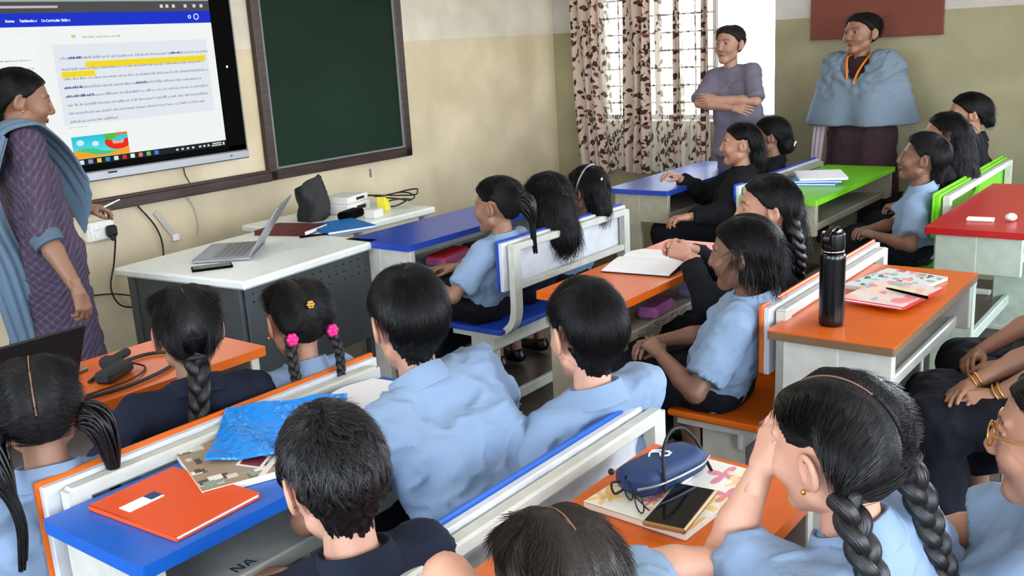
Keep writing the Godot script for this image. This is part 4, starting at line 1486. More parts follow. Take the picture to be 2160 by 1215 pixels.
# ------------------------------------------------------------------ the head and the hands, once each
# head frame: origin between the ears, x to the head's right, y up, face towards -z; a child's head of 21 cm
func head_shape(cell: float) -> Array:
	var f := Fld.new(Vector3(-0.1, -0.16, -0.13), Vector3(0.1, 0.12, 0.12), cell)
	f.ell(Vector3(0, 0.022, 0.012), Vector3(0.0715, 0.081, 0.0905), 0.01)
	f.ell(Vector3(0, -0.028, -0.03), Vector3(0.057, 0.070, 0.052), 0.025)
	f.cap(Vector3(-0.043, -0.058, -0.005), Vector3(-0.012, -0.088, -0.052), 0.019, 0.017, 0.02)
	f.cap(Vector3(0.043, -0.058, -0.005), Vector3(0.012, -0.088, -0.052), 0.019, 0.017, 0.02)
	f.cap(Vector3(-0.008, -0.090, -0.061), Vector3(0.008, -0.090, -0.061), 0.0165, 0.0165, 0.015)
	f.cap(Vector3(0, -0.06, 0.014), Vector3(0, -0.105, 0.022), 0.041, 0.039, 0.02)
	for s in [-1.0, 1.0]:
		f.ell(Vector3(s * 0.034, -0.028, -0.06), Vector3(0.024, 0.022, 0.02), 0.02)
		f.cap(Vector3(s * 0.014, 0.021, -0.079), Vector3(s * 0.042, 0.022, -0.067), 0.006, 0.006, 0.012)
		f.ell(Vector3(s * 0.0305, 0.003, -0.086), Vector3(0.016, 0.011, 0.013), 0.012, Basis(), true)
	f.cap(Vector3(0, 0.010, -0.082), Vector3(0, -0.028, -0.0962), 0.0070, 0.0100, 0.008)
	for s in [-1.0, 1.0]:
		f.ell(Vector3(s * 0.0098, -0.034, -0.090), Vector3(0.0075, 0.0065, 0.0095), 0.006)
		f.ell(Vector3(s * 0.0305, 0.0025, -0.0665), Vector3(0.0125, 0.0115, 0.0125), 0.002)
		f.cap(Vector3(s * 0.0175, 0.006, -0.0765), Vector3(s * 0.031, 0.0115, -0.0785), 0.0028, 0.0032, 0.004)
		f.cap(Vector3(s * 0.031, 0.0115, -0.0785), Vector3(s * 0.044, 0.005, -0.071), 0.0032, 0.0026, 0.004)
		f.cap(Vector3(s * 0.019, -0.006, -0.0755), Vector3(s * 0.042, -0.006, -0.0715), 0.0025, 0.0025, 0.005)
		# lips
		f.cap(Vector3(s * 0.021, -0.059, -0.0745), Vector3(s * 0.004, -0.0562, -0.0822), 0.003, 0.0042, 0.004)
		f.cap(Vector3(s * 0.018, -0.0605, -0.0745), Vector3(s * 0.004, -0.0650, -0.0803), 0.003, 0.0046, 0.004)
		# ears: a tilted shell with a hollow
		var eb := Basis(Vector3.RIGHT, -0.2) * Basis(Vector3.UP, s * 0.34)
		f.ell(Vector3(s * 0.0825, -0.005, 0.011), Vector3(0.0075, 0.0285, 0.0200), 0.004, eb)
		f.ell(Vector3(s * 0.0755, -0.028, 0.002), Vector3(0.006, 0.010, 0.010), 0.005, eb)
		f.ell(Vector3(s * 0.0895, -0.002, 0.007), Vector3(0.0065, 0.0200, 0.0120), 0.003, eb, true)
		f.cap(Vector3(s * 0.0850, 0.003, 0.017), Vector3(s * 0.0840, -0.019, 0.013), 0.0028, 0.0028, 0.003)
	var m := f.surface()
	var look := PackedInt32Array()
	for p in m.v:
		var kind := 0
		var ax := absf(p.x)
		var e := Vector3(ax - 0.0305, p.y - 0.0025, p.z + 0.0665)
		if p.z < -0.06:
			if absf(e.x) < 0.0125 and e.y < 0.0036 and e.y > -0.005 and e.length() < 0.0132:
				kind = 2 if Vector2(e.x, e.y).length() < 0.0066 else 1
			elif absf(e.x) < 0.0135 and e.y >= 0.0036 and e.y < 0.0078 - absf(e.x) * 0.2 and p.z < -0.066:
				kind = 3
			elif ax > 0.011 and ax < 0.047 and absf(p.y - (0.0225 + 0.003 * (1.0 - absf(ax - 0.03) / 0.018))) < 0.0034 - 0.0016 * (ax - 0.011) / 0.036:
				kind = 4
			elif ax < 0.0205 and p.y < -0.0505 and p.y > -0.0705 and p.z < -0.0755 and absf(p.y + 0.0605) < 0.0102 - ax * 0.36:
				kind = 5 if absf(p.y + 0.0605) > 0.0012 else 6
		look.append(kind)
	return [m, look]


# right hand: wrist at the origin, fingers along +y, back of the hand towards +z, thumb on the -x side
func hand_shape(curl: Vector3, spread: float) -> MB:
	var f := Fld.new(Vector3(-0.07, -0.04, -0.11), Vector3(0.06, 0.16, 0.04), 0.003)
	f.cap(Vector3(0, -0.035, 0), Vector3(0, 0.01, 0), 0.0175, 0.018, 0.01)
	for q in [[-0.0225, 0.065], [-0.0075, 0.068], [0.0075, 0.066], [0.0215, 0.060]]:
		f.cap(Vector3(q[0] * 0.45, 0.012, 0), Vector3(q[0], q[1], 0), 0.013, 0.0095, 0.012)
	f.ell(Vector3(-0.018, 0.03, -0.010), Vector3(0.014, 0.022, 0.011), 0.01)
	var lens := [[0.026, 0.017, 0.014], [0.029, 0.019, 0.015], [0.027, 0.018, 0.014], [0.021, 0.014, 0.012]]
	var roots := [Vector3(-0.0235, 0.066, 0.001), Vector3(-0.0078, 0.070, 0.002), Vector3(0.0078, 0.068, 0.001), Vector3(0.0222, 0.060, 0.0)]
	for i in 4:
		var p: Vector3 = roots[i]
		var an := 0.0
		var side := (i - 1.5) * spread
		var r := 0.0076 if i < 3 else 0.0067
		for j in 3:
			an += curl[j] * (1.0 + 0.12 * i)
			var q: Vector3 = p + Vector3(sin(side) * cos(an), cos(an) * cos(side), -sin(an)) * lens[i][j]
			f.cap(p, q, r, r * 0.92, 0.003)
			p = q
			r *= 0.92
	var t0 := Vector3(-0.016, 0.014, -0.006)
	var t1 := Vector3(-0.036, 0.040, -0.016)
	var t2 := Vector3(-0.040 + 0.010 * curl.x, 0.064, -0.024 - 0.012 * curl.x)
	var t3 := Vector3(-0.036 + 0.020 * curl.x, 0.082, -0.031 - 0.016 * curl.x)
	f.cap(t0, t1, 0.012, 0.0095, 0.008)
	f.cap(t1, t2, 0.0095, 0.0082, 0.003)
	f.cap(t2, t3, 0.0082, 0.0066, 0.003)
	return f.surface()


# ------------------------------------------------------------------ hair
const SKULL := Vector3(0.0735, 0.083, 0.0925)
const SKULL_AT := Vector3(0, 0.022, 0.012)


static func key_line(x: float, keys: Array) -> float:
	for i in keys.size() - 1:
		if x <= keys[i + 1][0]:
			return lerpf(keys[i][1], keys[i + 1][1], (x - keys[i][0]) / (keys[i + 1][0] - keys[i][0]))
	return keys[keys.size() - 1][1]


# how far a direction lies above the hairline, as a share of the skull's height
static func above_line(d: Vector3, line: Array) -> float:
	return d.y - key_line(atan2(absf(d.x), -d.z), line)


# how far a hair may run before it meets the place where it is tied
static func reach(p: Vector3, s: Dictionary) -> float:
	if s.get("flow", "radial") != "tie":
		return 1.0
	var best := 1.0
	for a in s.ties:
		if s.ties.size() < 2 or a.x * p.x >= 0:
			best = minf(best, p.distance_to(a))
	if p.z < 0.022 and p.y > -0.02:
		best = minf(best, p.distance_to(Vector3(0.077 * (-1.0 if p.x < 0 else 1.0), 0.044, 0.034)))
	return best * 0.62


static func flow_at(p: Vector3, n: Vector3, s: Dictionary) -> Vector3:
	var t := Vector3.DOWN
	match s.get("flow", "radial"):
		"radial":
			t = p - SKULL_AT - Vector3(0.012, 0.078, 0.045)
			t += Vector3(0.25, 0, 0) * 0.1
		"tie":
			var best: Vector3 = s.ties[0]
			for a in s.ties:
				if p.distance_squared_to(a) < p.distance_squared_to(best) and (s.ties.size() < 2 or a.x * p.x >= 0):
					best = a
			if s.ties.size() == 2:
				best = s.ties[0] if p.x < 0 else s.ties[1]
			if p.z < 0.022 and p.y > -0.02 and s.ties[0].z < 0.2:
				best = Vector3(0.077 * (-1.0 if p.x < 0 else 1.0), 0.044, 0.034)
			t = best - p
			var part: float = s.get("part", 0.0)
			var near := exp(-absf(p.x - part) / 0.03)
			t = t.normalized() + Vector3(signf(p.x - part) * 1.2 * near, 0, 0)
		"down":
			var part: float = s.get("part", 0.0)
			t = Vector3(signf(p.x - part) * exp(-absf(p.x - part) / 0.04) * 1.3, -1.0, 0.28 + 1.4 * smoothstep(0.0, -0.05, p.z))
	t -= n * t.dot(n)
	return t.normalized() if t.length_squared() > 1e-8 else Vector3.DOWN


const GIRL_LINE := [[0.0, 0.47], [0.6, 0.43], [1.0, 0.24], [1.22, 0.04], [1.42, 0.02], [1.55, 0.10], [1.80, 0.02], [1.95, -0.40], [2.3, -0.80], [3.15, -0.93]]
const OVER_LINE := [[0.0, 0.45], [0.6, 0.40], [1.0, 0.20], [1.22, -0.05], [1.42, -0.22], [1.80, -0.30], [1.95, -0.50], [2.3, -0.80], [3.15, -0.93]]
const BOY_LINE := [[0.0, 0.50], [0.6, 0.47], [1.0, 0.24], [1.22, 0.0], [1.40, -0.16], [1.52, 0.06], [1.80, 0.0], [1.95, -0.42], [2.3, -0.80], [3.15, -0.98]]


func hair_for(s: Dictionary, seed0: int) -> Dictionary:
	var out := {"shell": MB.new(), "strands": [], "extra": []}
	var line: Array = BOY_LINE if s.get("line", "girl") == "boy" else GIRL_LINE
	if s.get("line", "") == "over_ears":
		line = OVER_LINE
	var parted: bool = s.has("part")
	var part: float = s.get("part", 0.0)
	var thick: float = s.get("thick", 0.011)
	var nap: float = s.get("nape", 1.0)
	var ns := FastNoiseLite.new()
	ns.frequency = s.get("lump", 28.0)
	ns.fractal_octaves = 3
	ns.seed = seed0
	var nu: int = s.get("nu", 72)
	var nv: int = nu * 5 / 8
	var P := PackedVector3Array()
	var K := PackedFloat32Array()
	var AB := PackedFloat32Array()
	var bas := Basis(Vector3.RIGHT, 0.45)
	for j in nv:
		var pol := PI * (j + 0.001) / (nv - 1 + 0.002)
		for i in nu:
			var d: Vector3
			if parted:
				var u := 2.0 * i / nu - 1.0
				var a := signf(u) * pow(absf(u), 1.7) * PI
				d = Vector3(sin(pol) * sin(a), sin(pol) * cos(a), -cos(pol))
			else:
				var a := TAU * i / nu
				d = bas * Vector3(sin(pol) * cos(a), cos(pol), sin(pol) * sin(a))
			var e := 1.0 / (d / SKULL).length()
			var q := d * e / SKULL   # unit direction of the stretched skull
			var above := above_line(q, line)
			var k := smoothstep(-0.05, 0.09, above)
			var low := smoothstep(0.0, 0.75, above)
			var t := thick * lerpf(lerpf(1.0, 0.35, 1.0 - nap), 1.0, low)
			t *= 1.0 + s.get("lumpy", 0.3) * ns.get_noise_3dv(d * 0.09 * 1.0)
			if parted and d.y > -0.2:
				t *= 0.10 + 0.90 * smoothstep(0.0, 0.036, absf(SKULL_AT.x + d.x * e - part))
			var r := lerpf(e * 0.86, e + t, k)
			var p := SKULL_AT + d * r
			if parted and absf(p.x - part) < 0.0019 and d.y > -0.2 and (d.z < 0.5 or s.get("long_part", false)):
				p = SKULL_AT + d * (e - 0.0032)
				k = 0.0
			P.append(p)
			K.append(k)
			AB.append(above)
	out.shell.net(P, nu, nv, true, true)
	# fix winding where the grid runs the other way round
	var probe := nu * (nv / 2) + nu / 8
	if out.shell.n[probe].dot(P[probe] - SKULL_AT) < 0:
		var m2 := MB.new()
		m2.net(P, nu, nv, true, false)
		out.shell = m2
	# wavy locks lying on the shell
	for k in s.get("locks", 0):
		var c0: int = seed0 * 131 + int(k) * 7
		var q := Vector3(rnd(c0) * 2.0 - 1.0, rnd(c0 + 1) * 1.5 - 0.35, rnd(c0 + 2) * 2.0 - 1.0).normalized()
		if above_line(q, line) < 0.12:
			continue
		var at := SKULL_AT + q * SKULL * (1.0 + thick / 0.09)
		var pts := []
		var turn := (rnd(c0 + 3) - 0.5) * 1.6
		for i in 6:
			var n: Vector3 = ((at - SKULL_AT) / (SKULL * SKULL)).normalized()
			pts.append(at + n * (0.0055 * sin(PI * i / 5.0) - 0.001))
			var fl := flow_at(at, n, s)
			fl = (fl + n.cross(fl) * (turn + 0.8 * sin(i * 1.3 + float(k)))).normalized()
			at += fl * 0.0075
			at = SKULL_AT + (at - SKULL_AT).normalized() * (1.0 / ((at - SKULL_AT).normalized() / SKULL).length() + thick)
		out.shell.tube(smooth_path(pts, 3), 0.0052, 0.0012, 7)
	# loose masses of hair, a field of their own
	if s.has("mass"):
		var lo := Vector3.ONE * 9.0
		var hi := -lo
		for q in s.mass:
			var rr := maxf(q[2], q[3]) + 0.03
			lo = lo.min(q[0] - Vector3.ONE * rr).min(q[1] - Vector3.ONE * rr)
			hi = hi.max(q[0] + Vector3.ONE * rr).max(q[1] + Vector3.ONE * rr)
		var f := Fld.new(lo, hi, s.get("cell", 0.006))
		for q in s.mass:
			f.cap(q[0], q[1], q[2], q[3], 0.03)
		if s.get("face_free", true):
			f.ell(Vector3(0, -0.055, -0.085), Vector3(0.062, 0.085, 0.075), 0.01, Basis(), true)
		var m := f.surface()
		ns.frequency = 16.0
		for i in m.v.size():
			var p := m.v[i]
			m.v[i] = p + m.n[i] * (0.006 * ns.get_noise_3d(p.x * 3.0, p.y * 0.8, p.z * 3.0) + 0.004 * ns.get_noise_3d(p.x * 9.0, p.y * 1.5, p.z * 9.0))
		renormal(m)
		out.mass = m
	# strands lying along the flow
	var count: int = s.get("n", 1500)
	var slen: float = s.get("slen", 0.045)
	var lift: float = s.get("lift", 0.08)
	var jit: float = s.get("jit", 0.22)
	var wide: float = s.get("wide", 1.25)
	var tries := 0
	var c := seed0 * 7919
	while out.strands.size() < count and tries < count * 4:
		tries += 1
		c += 5
		var j := int(rnd(c) * (nv - 1))
		var i := int(rnd(c + 1) * nu)
		if rnd(c + 2) > sin(PI * (j + 0.5) / nv) + 0.1 and not parted:
			continue
		var k0 := j * nu + i
		var k1 := j * nu + (i + 1) % nu
		if K[k0] < 0.7 or K[k1] < 0.7 or K[k0 + nu] < 0.7:
			continue
		var a := rnd(c + 3)
		var p := P[k0].lerp(P[k1], a).lerp(P[k0 + nu], rnd(c + 4))
		var n := ((p - SKULL_AT) / (SKULL * SKULL)).normalized()
		out.strands.append(strand_at(p + n * 0.0003, n, flow_at(p, n, s), minf(slen * (clampf(AB[k0] * 1.8, 0.22, 1.0) if s.get("flow", "radial") == "radial" else 1.0), reach(p, s)), lift, jit, wide, c))
	if s.has("mass"):
		var m: MB = out.mass
		var more: int = s.get("nm", count)
		for q in more:
			c += 5
			var t := int(rnd(c) * (m.ix.size() / 3)) * 3
			var p := m.v[m.ix[t]].lerp(m.v[m.ix[t + 1]], rnd(c + 1)).lerp(m.v[m.ix[t + 2]], rnd(c + 2))
			var n := m.n[m.ix[t]]
			if p.z < 0.0 and p.y < 0.0:
				continue
			var fl := Vector3.DOWN - n * n.dot(Vector3.DOWN)
			if fl.length_squared() < 1e-6:
				continue
			out.strands.append(strand_at(p - n * 0.001, n, fl.normalized(), s.get("mlen", slen * 1.3), lift, jit * 1.5, wide, c))
	return out


static func strand_at(p: Vector3, n: Vector3, t: Vector3, len: float, lift: float, jit: float, wide: float, c: int) -> Transform3D:
	var y := (t + n * (lift + jit * 0.4 * (rnd(c + 11) - 0.3)) + n.cross(t) * jit * (rnd(c + 12) - 0.5) * 2.0).normalized()
	var x := y.cross(n).normalized()
	var z := x.cross(y)
	var l := len * (0.55 + 0.9 * rnd(c + 13))
	return Transform3D(Basis(x * l * wide, y * l, z * l), p)


# a hair one unit long that bends towards -z, three-sided and tapering
func strand_mesh(bend: float, thin: float) -> ArrayMesh:
	var pts := PackedVector3Array()
	for i in 6:
		var t := i / 5.0
		pts.append(Vector3(0, t, -bend * t * t))
	var b := MB.new()
	var p := PackedVector3Array()
	for j in 6:
		var r := thin * (1.0 - 0.75 * pow(j / 5.0, 2.0))
		for i in 3:
			var a := TAU * i / 3.0 + PI / 2
			p.append(pts[j] + Vector3(cos(a) * r, 0, sin(a) * r))
	b.net(p, 3, 6, true, true)
	return b.mesh()


# three strands plaited along a path
static func plait(path: Array, r0: float, r1: float) -> MB:
	var pts := smooth_path(path, 10)
	var b := MB.new()
	var n := pts.size()
	var acc := PackedFloat32Array([0.0])
	for i in range(1, n):
		acc.append(acc[i - 1] + pts[i].distance_to(pts[i - 1]))
	var total := acc[n - 1]
	var steps := int(total / 0.0045) + 8
	for k in 3:
		var c := PackedVector3Array()
		var rad := PackedFloat32Array()
		var side := Vector3()
		var j := 0
		var ph := 0.0
		for i in steps:
			var s := total * i / (steps - 1)
			while j < n - 2 and acc[j + 1] < s:
				j += 1
			var t := (pts[j + 1] - pts[j]).normalized()
			var at := pts[j].lerp(pts[j + 1], clampf((s - acc[j]) / maxf(acc[j + 1] - acc[j], 1e-6), 0, 1))
			side = t.cross(Vector3(0.2, 0.1, -1.0)).normalized() if i == 0 else (side - t * side.dot(t)).normalized()
			var up := side.cross(t)
			var r := lerpf(r0, r1, s / total)
			ph += TAU / steps * total / (lerpf(r0, r1, s / total) * 5.4)
			var q := ph + TAU * k / 3.0
			c.append(at + side * sin(q) * r * 0.62 + up * sin(2.0 * q) * r * 0.36)
			rad.append(r * 0.62)
		var p := PackedVector3Array()
		var sd := Vector3()
		for i in steps:
			var t := (c[mini(i + 1, steps - 1)] - c[maxi(i - 1, 0)]).normalized()
			sd = t.cross(Vector3(0.3, 0.2, -0.9)).normalized() if i == 0 else (sd - t * sd.dot(t)).normalized()
			var u := sd.cross(t)
			for a in 12:
				var an := TAU * a / 12
				var rr := rad[i] * (1.0 + 0.06 * sin(an * 4.0 + i * 0.2))
				p.append(c[i] + (sd * cos(an) + u * sin(an)) * rr)
		b.net(p, 12, steps, true, true)
	return b


# a loose tail: a bundle of wavy locks that start together and fray at the tip
static func tail(path: Array, r0: float, r1: float, locks: int, sd: int) -> MB:
	var b := MB.new()
	var pts := smooth_path(path, 7)
	var n := pts.size()
	for k in locks:
		var an := TAU * rnd(sd + k * 3)
		var off := sqrt(rnd(sd + k * 3 + 1))
		var cut := n - int(rnd(sd + k * 3 + 2) * n * 0.25)
		var c := PackedVector3Array()
		var side := Vector3()
		for i in cut:
			var t := (pts[mini(i + 1, n - 1)] - pts[maxi(i - 1, 0)]).normalized()
			side = t.cross(Vector3(0.3, 0.1, -0.9)).normalized() if i == 0 else (side - t * side.dot(t)).normalized()
			var u := float(i) / (n - 1)
			var bulge := sin(PI * minf(u * 1.5 + 0.12, 1.0)) * 0.6 + 0.4
			var r := lerpf(r0, r1, u) * bulge * off
			var w := an + 0.5 * sin(u * 5.0 + k)
			c.append(pts[i] + (side * cos(w) + side.cross(t) * sin(w)) * r)
		if c.size() > 3:
			b.tube(c, lerpf(r0, r1, 0.3) * 0.15, 0.0010, 6)
	return b


# ------------------------------------------------------------------ people
var heads := {}
var hands := {}
var built := []
var lock := Mutex.new()


static func elbow(a: Vector3, w: Vector3, l1: float, l2: float, hint: Vector3) -> Vector3:
	var d := w - a
	var n := d.length()
	if n > (l1 + l2) * 0.995:
		return a + d * (l1 / (l1 + l2))
	n = maxf(n, absf(l1 - l2) + 0.005)
	var t := (l1 * l1 - l2 * l2 + n * n) / (2.0 * n)
	var dir := d.normalized()
	var perp := hint - dir * hint.dot(dir)
	return a + dir * t + perp.normalized() * sqrt(maxf(l1 * l1 - t * t, 0.0))


func joints(s: Dictionary) -> Dictionary:
	var sc: float = s.get("sc", 1.0)
	var psi := deg_to_rad(s.yaw)
	var F := Vector3(sin(psi), 0, -cos(psi))
	var Rt := Vector3(cos(psi), 0, sin(psi))
	var HB := Basis(Vector3.UP, -deg_to_rad(s.hyaw)) * Basis(Vector3.RIGHT, deg_to_rad(s.get("hpitch", 0.0))) * Basis(Vector3.BACK, deg_to_rad(s.get("hroll", 0.0)))
	var H: Vector3 = s.head
	var hs: float = s.get("hs", sc)
	var N := H + HB * Vector3(0, -0.100, 0.026) * hs + Vector3(0, -0.032, 0) * sc
	if s.has("neck"):
		N = s.neck
	var hip: Vector3 = s.hip
	var D := (hip - N).normalized()
	var S := N + D * 0.038 * sc
	var sy := deg_to_rad(s.get("syaw", s.yaw))
	var RS := Vector3(cos(sy), 0, sin(sy))
	RS = (RS - D * RS.dot(D)).normalized()
	var w: float = s.get("w", 1.0)
	var j := {"sc": sc, "hs": hs, "F": F, "R": Rt, "HB": HB, "H": H, "N": N, "S": S, "D": D, "hip": hip, "RS": RS, "w": w, "FS": D.cross(RS).normalized()}
	if j.FS.dot(F) < 0:
		j.FS = -j.FS
	var l1: float = s.get("l1", 0.215) * sc
	var l2: float = s.get("l2", 0.185) * sc
	j.A = []
	j.E = []
	j.W = []
	for k in 2:
		var sd := -1.0 if k == 0 else 1.0
		var a: Vector3 = S + RS * sd * 0.116 * sc * w + D * 0.006
		var spec: Dictionary = s.get("la" if k == 0 else "ra", {})
		var wr: Vector3 = spec.get("w", hip + F * 0.20 * sc + Rt * sd * 0.055 + Vector3.UP * 0.10)
		var hint: Vector3 = spec.get("hint", Rt * sd * 0.75 - F * 0.08 - Vector3.UP * 0.7)
		var e: Vector3 = spec.get("e", elbow(a, wr, l1, l2, hint))
		if not spec.has("w") and wr.distance_to(e) > l2 * 1.1:
			wr = e + (wr - e).normalized() * l2
		j.A.append(a)
		j.E.append(e)
		j.W.append(wr)
	return j


static func loft_collar(j: Dictionary, r: float, tall: float, open_front: float) -> MB:
	var up: Vector3 = -j.D
	var neck: Vector3 = ((j.H + j.HB * Vector3(0, -0.07, 0.016) * j.hs) - j.N).normalized()
	up = (up + neck).normalized()
	var fr: Vector3 = j.FS - up * j.FS.dot(up)
	fr = fr.normalized()
	var rt := fr.cross(up)
	var p := PackedVector3Array()
	var nu := 44
	var prof := [[0.95, -0.014], [0.93, 0.5], [0.96, 1.0], [1.06, 1.02], [1.20, 0.45], [1.36, -0.25], [1.40, -0.38]]
	for q in prof:
		for i in nu:
			var a := lerpf(open_front, TAU - open_front, float(i) / (nu - 1))
			var front := 0.5 + 0.5 * cos(a)
			var rr: float = r * q[0] * (1.0 + 0.10 * absf(sin(a)))
			var y: float = tall * q[1] - front * 0.030
			p.append(j.N + up * (0.010 + y) + fr * (cos(a) * rr * 1.02 + 0.004) + rt * sin(a) * rr)
	var b := MB.new()
	b.sheet(p, nu, prof.size(), 0.0018)
	return b


func limb_hand(b: MB, j: Dictionary, k: int, spec: Dictionary) -> void:
	var pose: String = spec.get("pose", "curl")
	if pose == "none":
		return
	var m: MB = hands[pose]
	var w: Vector3 = j.W[k]
	var dir: Vector3 = spec.get("dir", (w - j.E[k])).normalized()
	var back: Vector3 = spec.get("back", Vector3.UP)
	back = (back - dir * back.dot(dir)).normalized()
	var x := dir.cross(back)
	var g: float = j.sc * spec.get("hand", 0.92)
	var t := Transform3D(Basis(x * g, dir * g, back * g), w)
	if k == 0:
		t = Transform3D(Basis(-x * g, dir * g, back * g), w)
	b.raw(m.v, m.n, m.ix, t, k == 0)


# everything a person is made of, as mesh builders in the person's own frame; runs in a worker thread
func build_person(s: Dictionary) -> Array:
	var j := joints(s)
	var sc: float = j.sc
	var cell: float = s.get("cell", 0.012)
	var parts := []
	var all: Array = [j.N, j.hip, j.H] + j.A + j.E + j.W
	var hipj := []
	var knee := []
	var ank := []
	var stand: bool = s.get("stand", false)
	for sd in [-1.0, 1.0]:
		var hj: Vector3 = j.hip + j.R * sd * 0.070 * sc
		var kn: Vector3
		var an: Vector3
		if stand:
			kn = hj + Vector3(0, -hj.y * 0.5, 0) + j.F * 0.02
			an = Vector3(hj.x, 0.07, hj.z) + j.R * sd * 0.02
		else:
			kn = hj + j.F * 0.285 * sc + j.R * sd * 0.03 + Vector3(0, s.get("knee", -0.015), 0)
			an = kn + Vector3(0, 0.075 - kn.y, 0) + j.F * s.get("tuck", -0.03)
		hipj.append(hj)
		knee.append(kn)
		ank.append(an)
	all += knee + ank
	# ---- skin: torso, neck, limbs in one field; head and hands on finer grids of their own
	var lo := Vector3.ONE * 99
	var hi := -lo
	for p in all:
		lo = lo.min(p)
		hi = hi.max(p)
	var pad := Vector3.ONE * 0.13 * sc
	var f := Fld.new(lo - pad, hi + pad, maxf(cell, 0.011))
	var chest: Vector3 = j.S + j.D * 0.10 * sc
	var waist: Vector3 = j.S.lerp(j.hip, 0.62)
	for sd in [-1.0, 1.0]:
		f.cap(chest + j.RS * sd * 0.052 * sc, waist + j.R * sd * 0.045 * sc, 0.062 * sc, 0.056 * sc, 0.04)
		f.cap(waist + j.R * sd * 0.045 * sc, j.hip + j.R * sd * 0.055 * sc, 0.056 * sc, 0.070 * sc, 0.04)
	f.cap(j.N + j.D * 0.015 + j.FS * 0.012, j.H + j.HB * Vector3(0, -0.07, 0.016) * j.hs, 0.039 * sc, 0.040 * j.hs, 0.02)
	for k in 2:
		f.cap(j.S - j.D * 0.004, j.A[k], 0.036 * sc, 0.036 * sc, 0.03)
		f.cap(j.A[k], j.E[k], 0.036 * sc, 0.029 * sc, 0.02)
		f.cap(j.E[k], j.E[k].lerp(j.W[k], 0.35), 0.029 * sc, 0.0305 * sc, 0.012)
		f.cap(j.E[k].lerp(j.W[k], 0.35), j.W[k], 0.0305 * sc, 0.0195 * sc, 0.012)
		f.cap(hipj[k], knee[k], 0.070 * sc, 0.048 * sc, 0.03)
		f.cap(knee[k], ank[k], 0.045 * sc, 0.030 * sc, 0.02)
	var body := f.surface()
	for q in body.v.size():
		body.c.append(s.skin)
	limb_hand(body, j, 0, s.get("la", {}))
	limb_hand(body, j, 1, s.get("ra", {}))
	while body.c.size() < body.v.size():
		body.c.append(s.skin)
	var hd: Array = heads["fine" if cell < 0.0095 else "coarse"]
	var hm: MB = hd[0]
	var HT := Transform3D(j.HB.scaled(Vector3.ONE * j.hs), j.H)
	HT.basis = j.HB * Basis.from_scale(Vector3(j.hs * s.get("hwide", 0.925), j.hs, j.hs))
	var k0 := body.v.size()
	body.raw(hm.v, hm.n, hm.ix, HT)
	var sk: Color = s.skin
	var tints := [sk, Color(0.26, 0.24, 0.225), Color(0.02, 0.012, 0.01), Color(0.03, 0.02, 0.018), Color(0.025, 0.018, 0.015).lerp(sk, 0.15), Color(sk.r * 0.78, sk.g * 0.52, sk.b * 0.52), Color(sk.r * 0.3, sk.g * 0.2, sk.b * 0.2)]
	for q in hd[1]:
		body.c.append(tints[q])
	parts.append({"n": "body", "mb": body, "m": "skin"})
	# ---- clothes above the waist
	var ns := FastNoiseLite.new()
	ns.frequency = 5.5
	ns.fractal_octaves = 2
	ns.seed = s.get("seed", 1)
	var top: String = s.get("top", "shirt")
	var g := Fld.new(lo - pad, hi + pad, cell)
	var ease: float = s.get("ease", 0.013) * sc
	for sd in [-1.0, 1.0]:
		g.cap(chest + j.RS * sd * 0.056 * sc * j.w, waist + j.R * sd * 0.054 * sc, 0.072 * sc + ease, 0.068 * sc + ease, 0.05)
		g.cap(waist + j.R * sd * 0.054 * sc, j.hip + j.R * sd * 0.062 * sc, 0.068 * sc + ease, 0.080 * sc + ease, 0.05)
	for k in 2:
		g.cap(j.S - j.D * 0.012 * sc, j.A[k], 0.040 * sc + ease * 0.6, 0.040 * sc + ease * 0.7, 0.035)
		var ln: float = s.get("sleeve", 0.80)
		if ln <= 1.0:
			g.cap(j.A[k], j.A[k].lerp(j.E[k], ln), 0.041 * sc + ease * 0.6, 0.043 * sc + ease * 0.9, 0.022, 2)
		else:
			g.cap(j.A[k], j.E[k], 0.041 * sc + ease * 0.6, 0.035 * sc + ease * 0.5, 0.022)
			g.cap(j.E[k], j.E[k].lerp(j.W[k], ln - 1.0), 0.035 * sc + ease * 0.5, 0.027 * sc + ease * 0.4, 0.02, 2)
	if stand and s.has("hem"):
		for sd in [-1.0, 1.0]:
			var foot: Vector3 = Vector3(j.hip.x, s.hem, j.hip.z) + j.R * sd * 0.075 * sc + j.F * s.get("hem_f", 0.0)
			g.cap(j.hip + j.R * sd * 0.07 * sc, foot, 0.095 * sc, s.get("flare", 0.15), 0.06, 2)
	else:
		g.cut(j.hip + j.D * s.get("hem", 0.03), j.D, 0.30 * sc)
	var nk: Vector3 = j.H + j.HB * Vector3(0, -0.07, 0.016) * j.hs
	g.cap(j.N.lerp(nk, 0.62), nk, 0.049 * sc, 0.055 * sc, 0.004, 0, true)
	var shirt := g.surface()
	var fold: float = s.get("fold", 0.007) * sc
	for i in shirt.v.size():
		var p := shirt.v[i]
		var u := ns.get_noise_3d(p.x * 1.6, p.y * 0.8, p.z * 1.6)
		var v := 1.0 - absf(ns.get_noise_3d(p.x * 1.3 + p.y * 0.9, p.y * 1.9 - p.x * 0.6, p.z * 1.3 + 7.0)) * 4.5
		shirt.v[i] = p + shirt.n[i] * (u * fold + maxf(v, 0.0) * fold * 0.62)
	renormal(shirt)
	parts.append({"n": s.get("top_name", "shirt"), "mb": shirt, "m": top})
	if s.get("collar", true):
		parts.append({"n": "collar", "mb": loft_collar(j, 0.049 * sc, 0.030 * sc, 0.24), "m": s.get("collar_m", top)})
	# ---- skirt or trousers
	var bot: String = s.get("bottom", "skirt")
